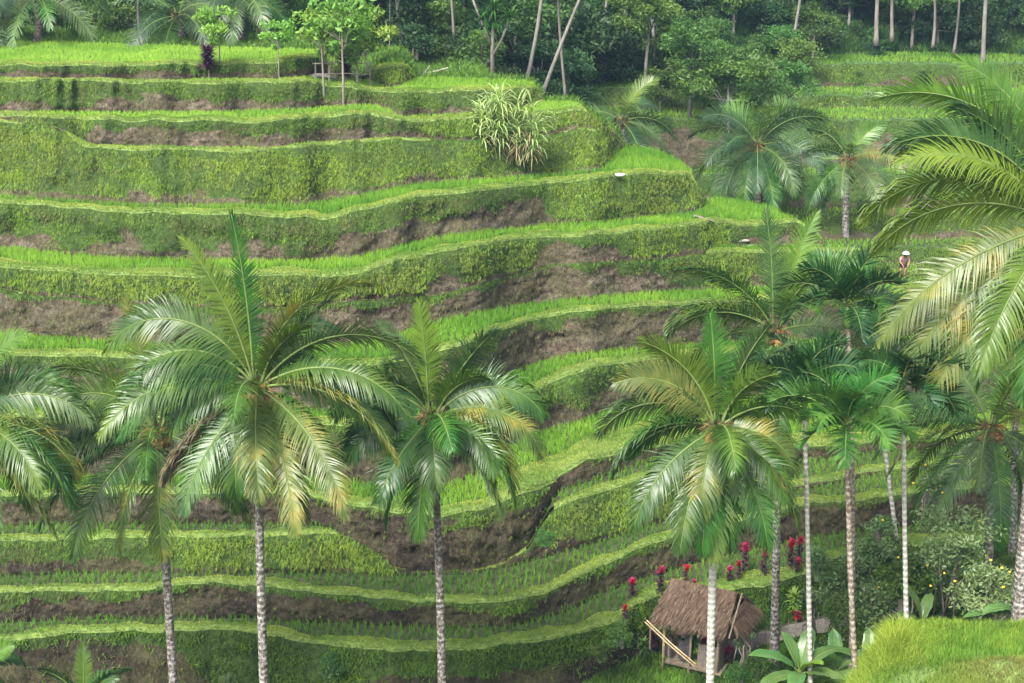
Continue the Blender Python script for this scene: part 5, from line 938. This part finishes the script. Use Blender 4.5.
def banana(u, v, d, label, seed, leaves, zb=None, scale=1.0):
    rng = np.random.default_rng(seed); top = np.array(at(u, v, d)); zb = top[2] - 2.6 if zb is None else zb; root = empty('banana_plant', (top[0], top[1], zb), label, 'banana plant', 'banana plants'); H_ = top[2] - zb
    mb = MB(); mb.tube([(0, 0, -.3), (0, 0, H_ * .5), (0, 0, H_)], [.14, .11, .07], 9); mb.build('stem', M['shaft'], root, True)
    for az, e, bd, L, w_, yg in leaves: banana_leaf(rng, L * scale, w_ * scale, radians(az), radians(e), radians(bd), M['banana_young' if yg else 'banana'], root, (0, 0, H_ - .05))
banana(800, 672, 43, 'banana plant with wide striped leaves at the bottom, left of the others', 71, [(178, 48, 60, 1.9, .62, 0), (140, 72, 30, 1.5, .6, 0), (-60, 62, 50, 1.4, .5, 1), (20, 50, 60, 1.7, .6, 0), (-110, 30, 60, 1.4, .6, 0), (-150, 15, 40, 1.7, .6, 0), (60, 70, 40, 1.6, .6, 0), (-20, 20, 40, 1.5, .55, 0)])
banana(836, 672, 44, 'banana plant in the middle of the bottom group', 72, [(170, 60, 50, 1.6, .55, 0), (95, 78, 30, 1.5, .55, 0), (10, 55, 60, 1.5, .55, 0), (-80, 45, 70, 1.3, .55, 0), (-30, 30, 60, 1.4, .5, 0), (220, 40, 60, 1.4, .55, 0), (-100, 10, 30, 1.3, .5, 0)])
banana(868, 668, 44, 'banana plant beside the grassy knoll', 73, [(175, 55, 60, 1.5, .55, 0), (80, 74, 30, 1.4, .5, 0), (5, 60, 55, 1.4, .5, 0), (-70, 35, 60, 1.3, .5, 0), (-20, 30, 50, 1.1, .5, 1), (-120, 25, 40, 1.3, .5, 0)])
banana(1022, 615, 43, 'banana plant at the right edge behind the knoll', 74, [(120, 86, 10, 2.2, .75, 0), (160, 80, 20, 1.5, .5, 1), (200, 45, 70, 1.7, .55, 0), (10, 50, 60, 1.8, .55, 0), (185, 20, 40, 2.0, .5, 0)])
banana(922, 622, 44, 'small banana leaf standing behind the knoll near the shrubs', 75, [(160, 75, 30, 1.5, .6, 0), (60, 60, 50, 1.2, .4, 0), (190, 50, 60, 1.1, .4, 0)])
# small plants at lower left bank
for i, (u, v, s, lb) in enumerate([(225, 655, .35, 'leafy weed clump on the dark bank at lower left'), (330, 670, .4, 'leafy weed clump at the foot of the lowest bank'), (228, 685, .3, 'whitish-leaved weed at the bottom edge'), (600, 655, .35, 'dark bush at the corner of the bank beside the hut'), (622, 640, .45, 'dark green bush left of the hut eave'), (546, 540, .3, 'weedy bush where the green bank meets the dark soil wall'), (385, 583, .16, 'small weed tuft on the mossy divider between two paddies')]):
    q = at(u, v, 48.5 if v > 600 else 52.5); place(bushes[1 if i != 2 else 2], (q[0], q[1], q[2] - .2), s, i, lb, 'plant')

for o in [o for o in C.objects if o.parent is None and o.type == 'EMPTY' and 'label' not in o]:
    for ch in list(o.children): bpy.data.objects.remove(ch)
    bpy.data.objects.remove(o)

# ------------------------------------------------------------------ small things on the terraces
q = ath(620, 175, lev(LV[8], 620) - .1); mb = MB(); mb.ball((0, 0, .05), (.36, .2, .13), 12, 8, .15); mb.ball((-.22, .05, .08), (.2, .14, .10), 8, 6, .15); mb.ball((.22, -.03, .09), (.2, .16, .11), 8, 6, .15); o = mb.build('white_sack', M['cloth_white'], None, True); o.location = (q[0], q[1], q[2] - .03); o.scale = (.62, .62, .62); tag(o, 'white cloth sack lying on the rim path of a terrace', 'sack')
for i, (u, v, lb, s) in enumerate([(742, 240, 'flat pale stone slab on the path at the terrace nose, upper one', .5), (747, 245, 'flat pale stone slab on the path at the terrace nose, lower one', .45), (728, 232, 'small flat stone high on the path at the terrace nose', .3)]):
    dd_ = float(np.interp(742, U, LV[6]['dB'])) + .12 + .35 * i / 2; q = at(u, v, dd_); mb = MB(); mb.ball((0, 0, -.03), (s * .8, .3 * s, .08), 9, 5, .18); o = mb.build('stone_slab', M['stone'], None); o.location = q; tag(o, lb, 'stone')
q0 = ath(320, 80, lev(LV[11], 320)); mb = MB(); mb.tube([(-1.0, 0, .12), (0, .05, .22), (.9, 0, .1)], [.09, .12, .07], 8, jit=.15); o = mb.build('pale_log', M['stone'], None, True); o.location = q0; tag(o, 'pale log lying at the foot of the top field wall', 'log')
q0 = at(432, 77, 82); mb = MB(); mb.tube([(-.8, 0, .1), (0, 0, .25), (.9, 0, .5)], [.08, .07, .04], 6); mb.tube([(-.5, .1, .1), (-.1, 0, .6)], [.05, .02], 5); o = mb.build('driftwood', M['stone'], None); o.location = q0; tag(o, 'bleached dead branch at the back of the upper terrace', 'branch')
q0 = ath(340, 84, lev(LV[11], 340)); r_ = empty('garden_trellis', (q0[0], q0[1] + .3, q0[2]), 'rough wooden trellis under the garden trees', 'trellis')
for x in (-1.3, -.6, .1, .8, 1.5): mb = MB(); mb.tube([(x, 0, -.6), (x + .04, 0, 1.05)], .04, 6); mb.build('post', M['bark'], r_)
for z_ in (.45, 1.0): mb = MB(); mb.tube([(-1.4, -.05, z_), (.2, -.05, z_ + .06), (1.6, -.05, z_)], .03, 6); mb.build('crossbar', M['bark'], r_)
r_ = empty('rail_fence', ath(350, 96, lev(LV[10], 350)), 'thin rail fence with posts stepping down beside the garden trees', 'fence'); o0 = np.array(r_.location)
for i, (u, v) in enumerate([(338, 84), (350, 88), (362, 90), (374, 93)]): p_ = np.array(at(u, v, float(o0[1]))) - o0; mb = MB(); mb.tube([p_ + [0, 0, -.6], p_ + [0, 0, .6]], .035, 5); mb.build('post', M['bark_pale'], r_)
p1 = np.array(at(336, 80, float(o0[1]))) - o0; p2 = np.array(at(386, 95, float(o0[1]))) - o0; mb = MB(); mb.tube([p1, p2], .03, 5); mb.build('rail', M['bark_pale'], r_)

# ------------------------------------------------------------------ farmer bending in the far paddy
q = ath(902, 278, 21.8); pr = empty('person', (q[0], q[1], q[2]), 'person in a white hat and faded pink shirt stooping in the far paddy', 'person')
pr.scale = (1.0, 1.0, 1.0)
def skinned(name, joints, edges, mat, parent):
    me = bpy.data.meshes.new(name); me.from_pydata([j[:3] for j in joints], edges, []); me.update(); o = link(bpy.data.objects.new(name, me), parent)
    o.modifiers.new('skin', 'SKIN')
    for i, j in enumerate(joints): me.skin_vertices[0].data[i].radius = (j[3], j[3])
    me.skin_vertices[0].data[0].use_root = True
    s_ = o.modifiers.new('sub', 'SUBSURF'); s_.levels = 1; s_.render_levels = 1; me.materials.append(mat); return o
J = [(0, 0, .82, .12), (0, -.05, 1.0, .125), (0, -.22, 1.2, .14), (0, -.30, 1.28, .06), (0, -.36, 1.36, .085), (0, -.38, 1.46, .08),
     (-.10, 0, .78, .09), (-.12, -.04, .45, .06), (-.12, .03, .08, .04), (-.12, -.10, .03, .035), (.10, 0, .78, .09), (.12, -.04, .45, .06), (.12, .03, .08, .04), (.12, -.10, .03, .035),
     (-.19, -.22, 1.2, .055), (-.25, -.28, .97, .042), (-.14, -.44, .84, .032), (.19, -.22, 1.2, .055), (.25, -.28, .97, .042), (.14, -.44, .84, .032),
     (-.12, -.48, .80, .03), (.12, -.48, .80, .03)]
E_ = [(0, 1), (1, 2), (2, 3), (3, 4), (4, 5), (0, 6), (6, 7), (7, 8), (8, 9), (0, 10), (10, 11), (11, 12), (12, 13), (2, 14), (14, 15), (15, 16), (2, 17), (17, 18), (18, 19), (16, 20), (19, 21)]
skinned('body', J, E_, M['skin'], pr)
skinned('shirt', [(0, 0, .86, .14), (0, -.05, 1.0, .145), (0, -.22, 1.2, .16), (-.20, -.22, 1.19, .075), (-.25, -.27, 1.0, .06), (.20, -.22, 1.19, .075), (.25, -.27, 1.0, .06)], [(0, 1), (1, 2), (2, 3), (3, 4), (2, 5), (5, 6)], M['shirt'], pr)
skinned('shorts', [(0, 0, .84, .145), (-.10, 0, .76, .11), (-.12, -.02, .55, .09), (.10, 0, .76, .11), (.12, -.02, .55, .09)], [(0, 1), (1, 2), (0, 3), (3, 4)], M['shorts'], pr)
mb = MB(); mb.ball((0, -.38, 1.50), (.15, .15, .09), 12, 6); mb.tube([(0, -.38, 1.45), (0, -.38, 1.49)], [.23, .15], 16); mb.build('hat', M['cloth_white'], pr, True)
for i in (-1, 1):
    for k in range(5):
        mb = MB(); bx = i * .12 + (k - 2) * .014; L_ = (.05, .075, .08, .075, .06)[k]; mb.tube([(bx, -.49, .80), (bx + (k - 2) * .004, -.51, .80 - L_ * .5), (bx, -.505, .80 - L_)], [.009, .009, .007], 5); mb.build('finger', M['skin'], pr, True)
mb = MB(); mb.ball((0, -.34, 1.37), (.088, .085, .11), 10, 8); mb.build('hair', M['hair'], pr, True)
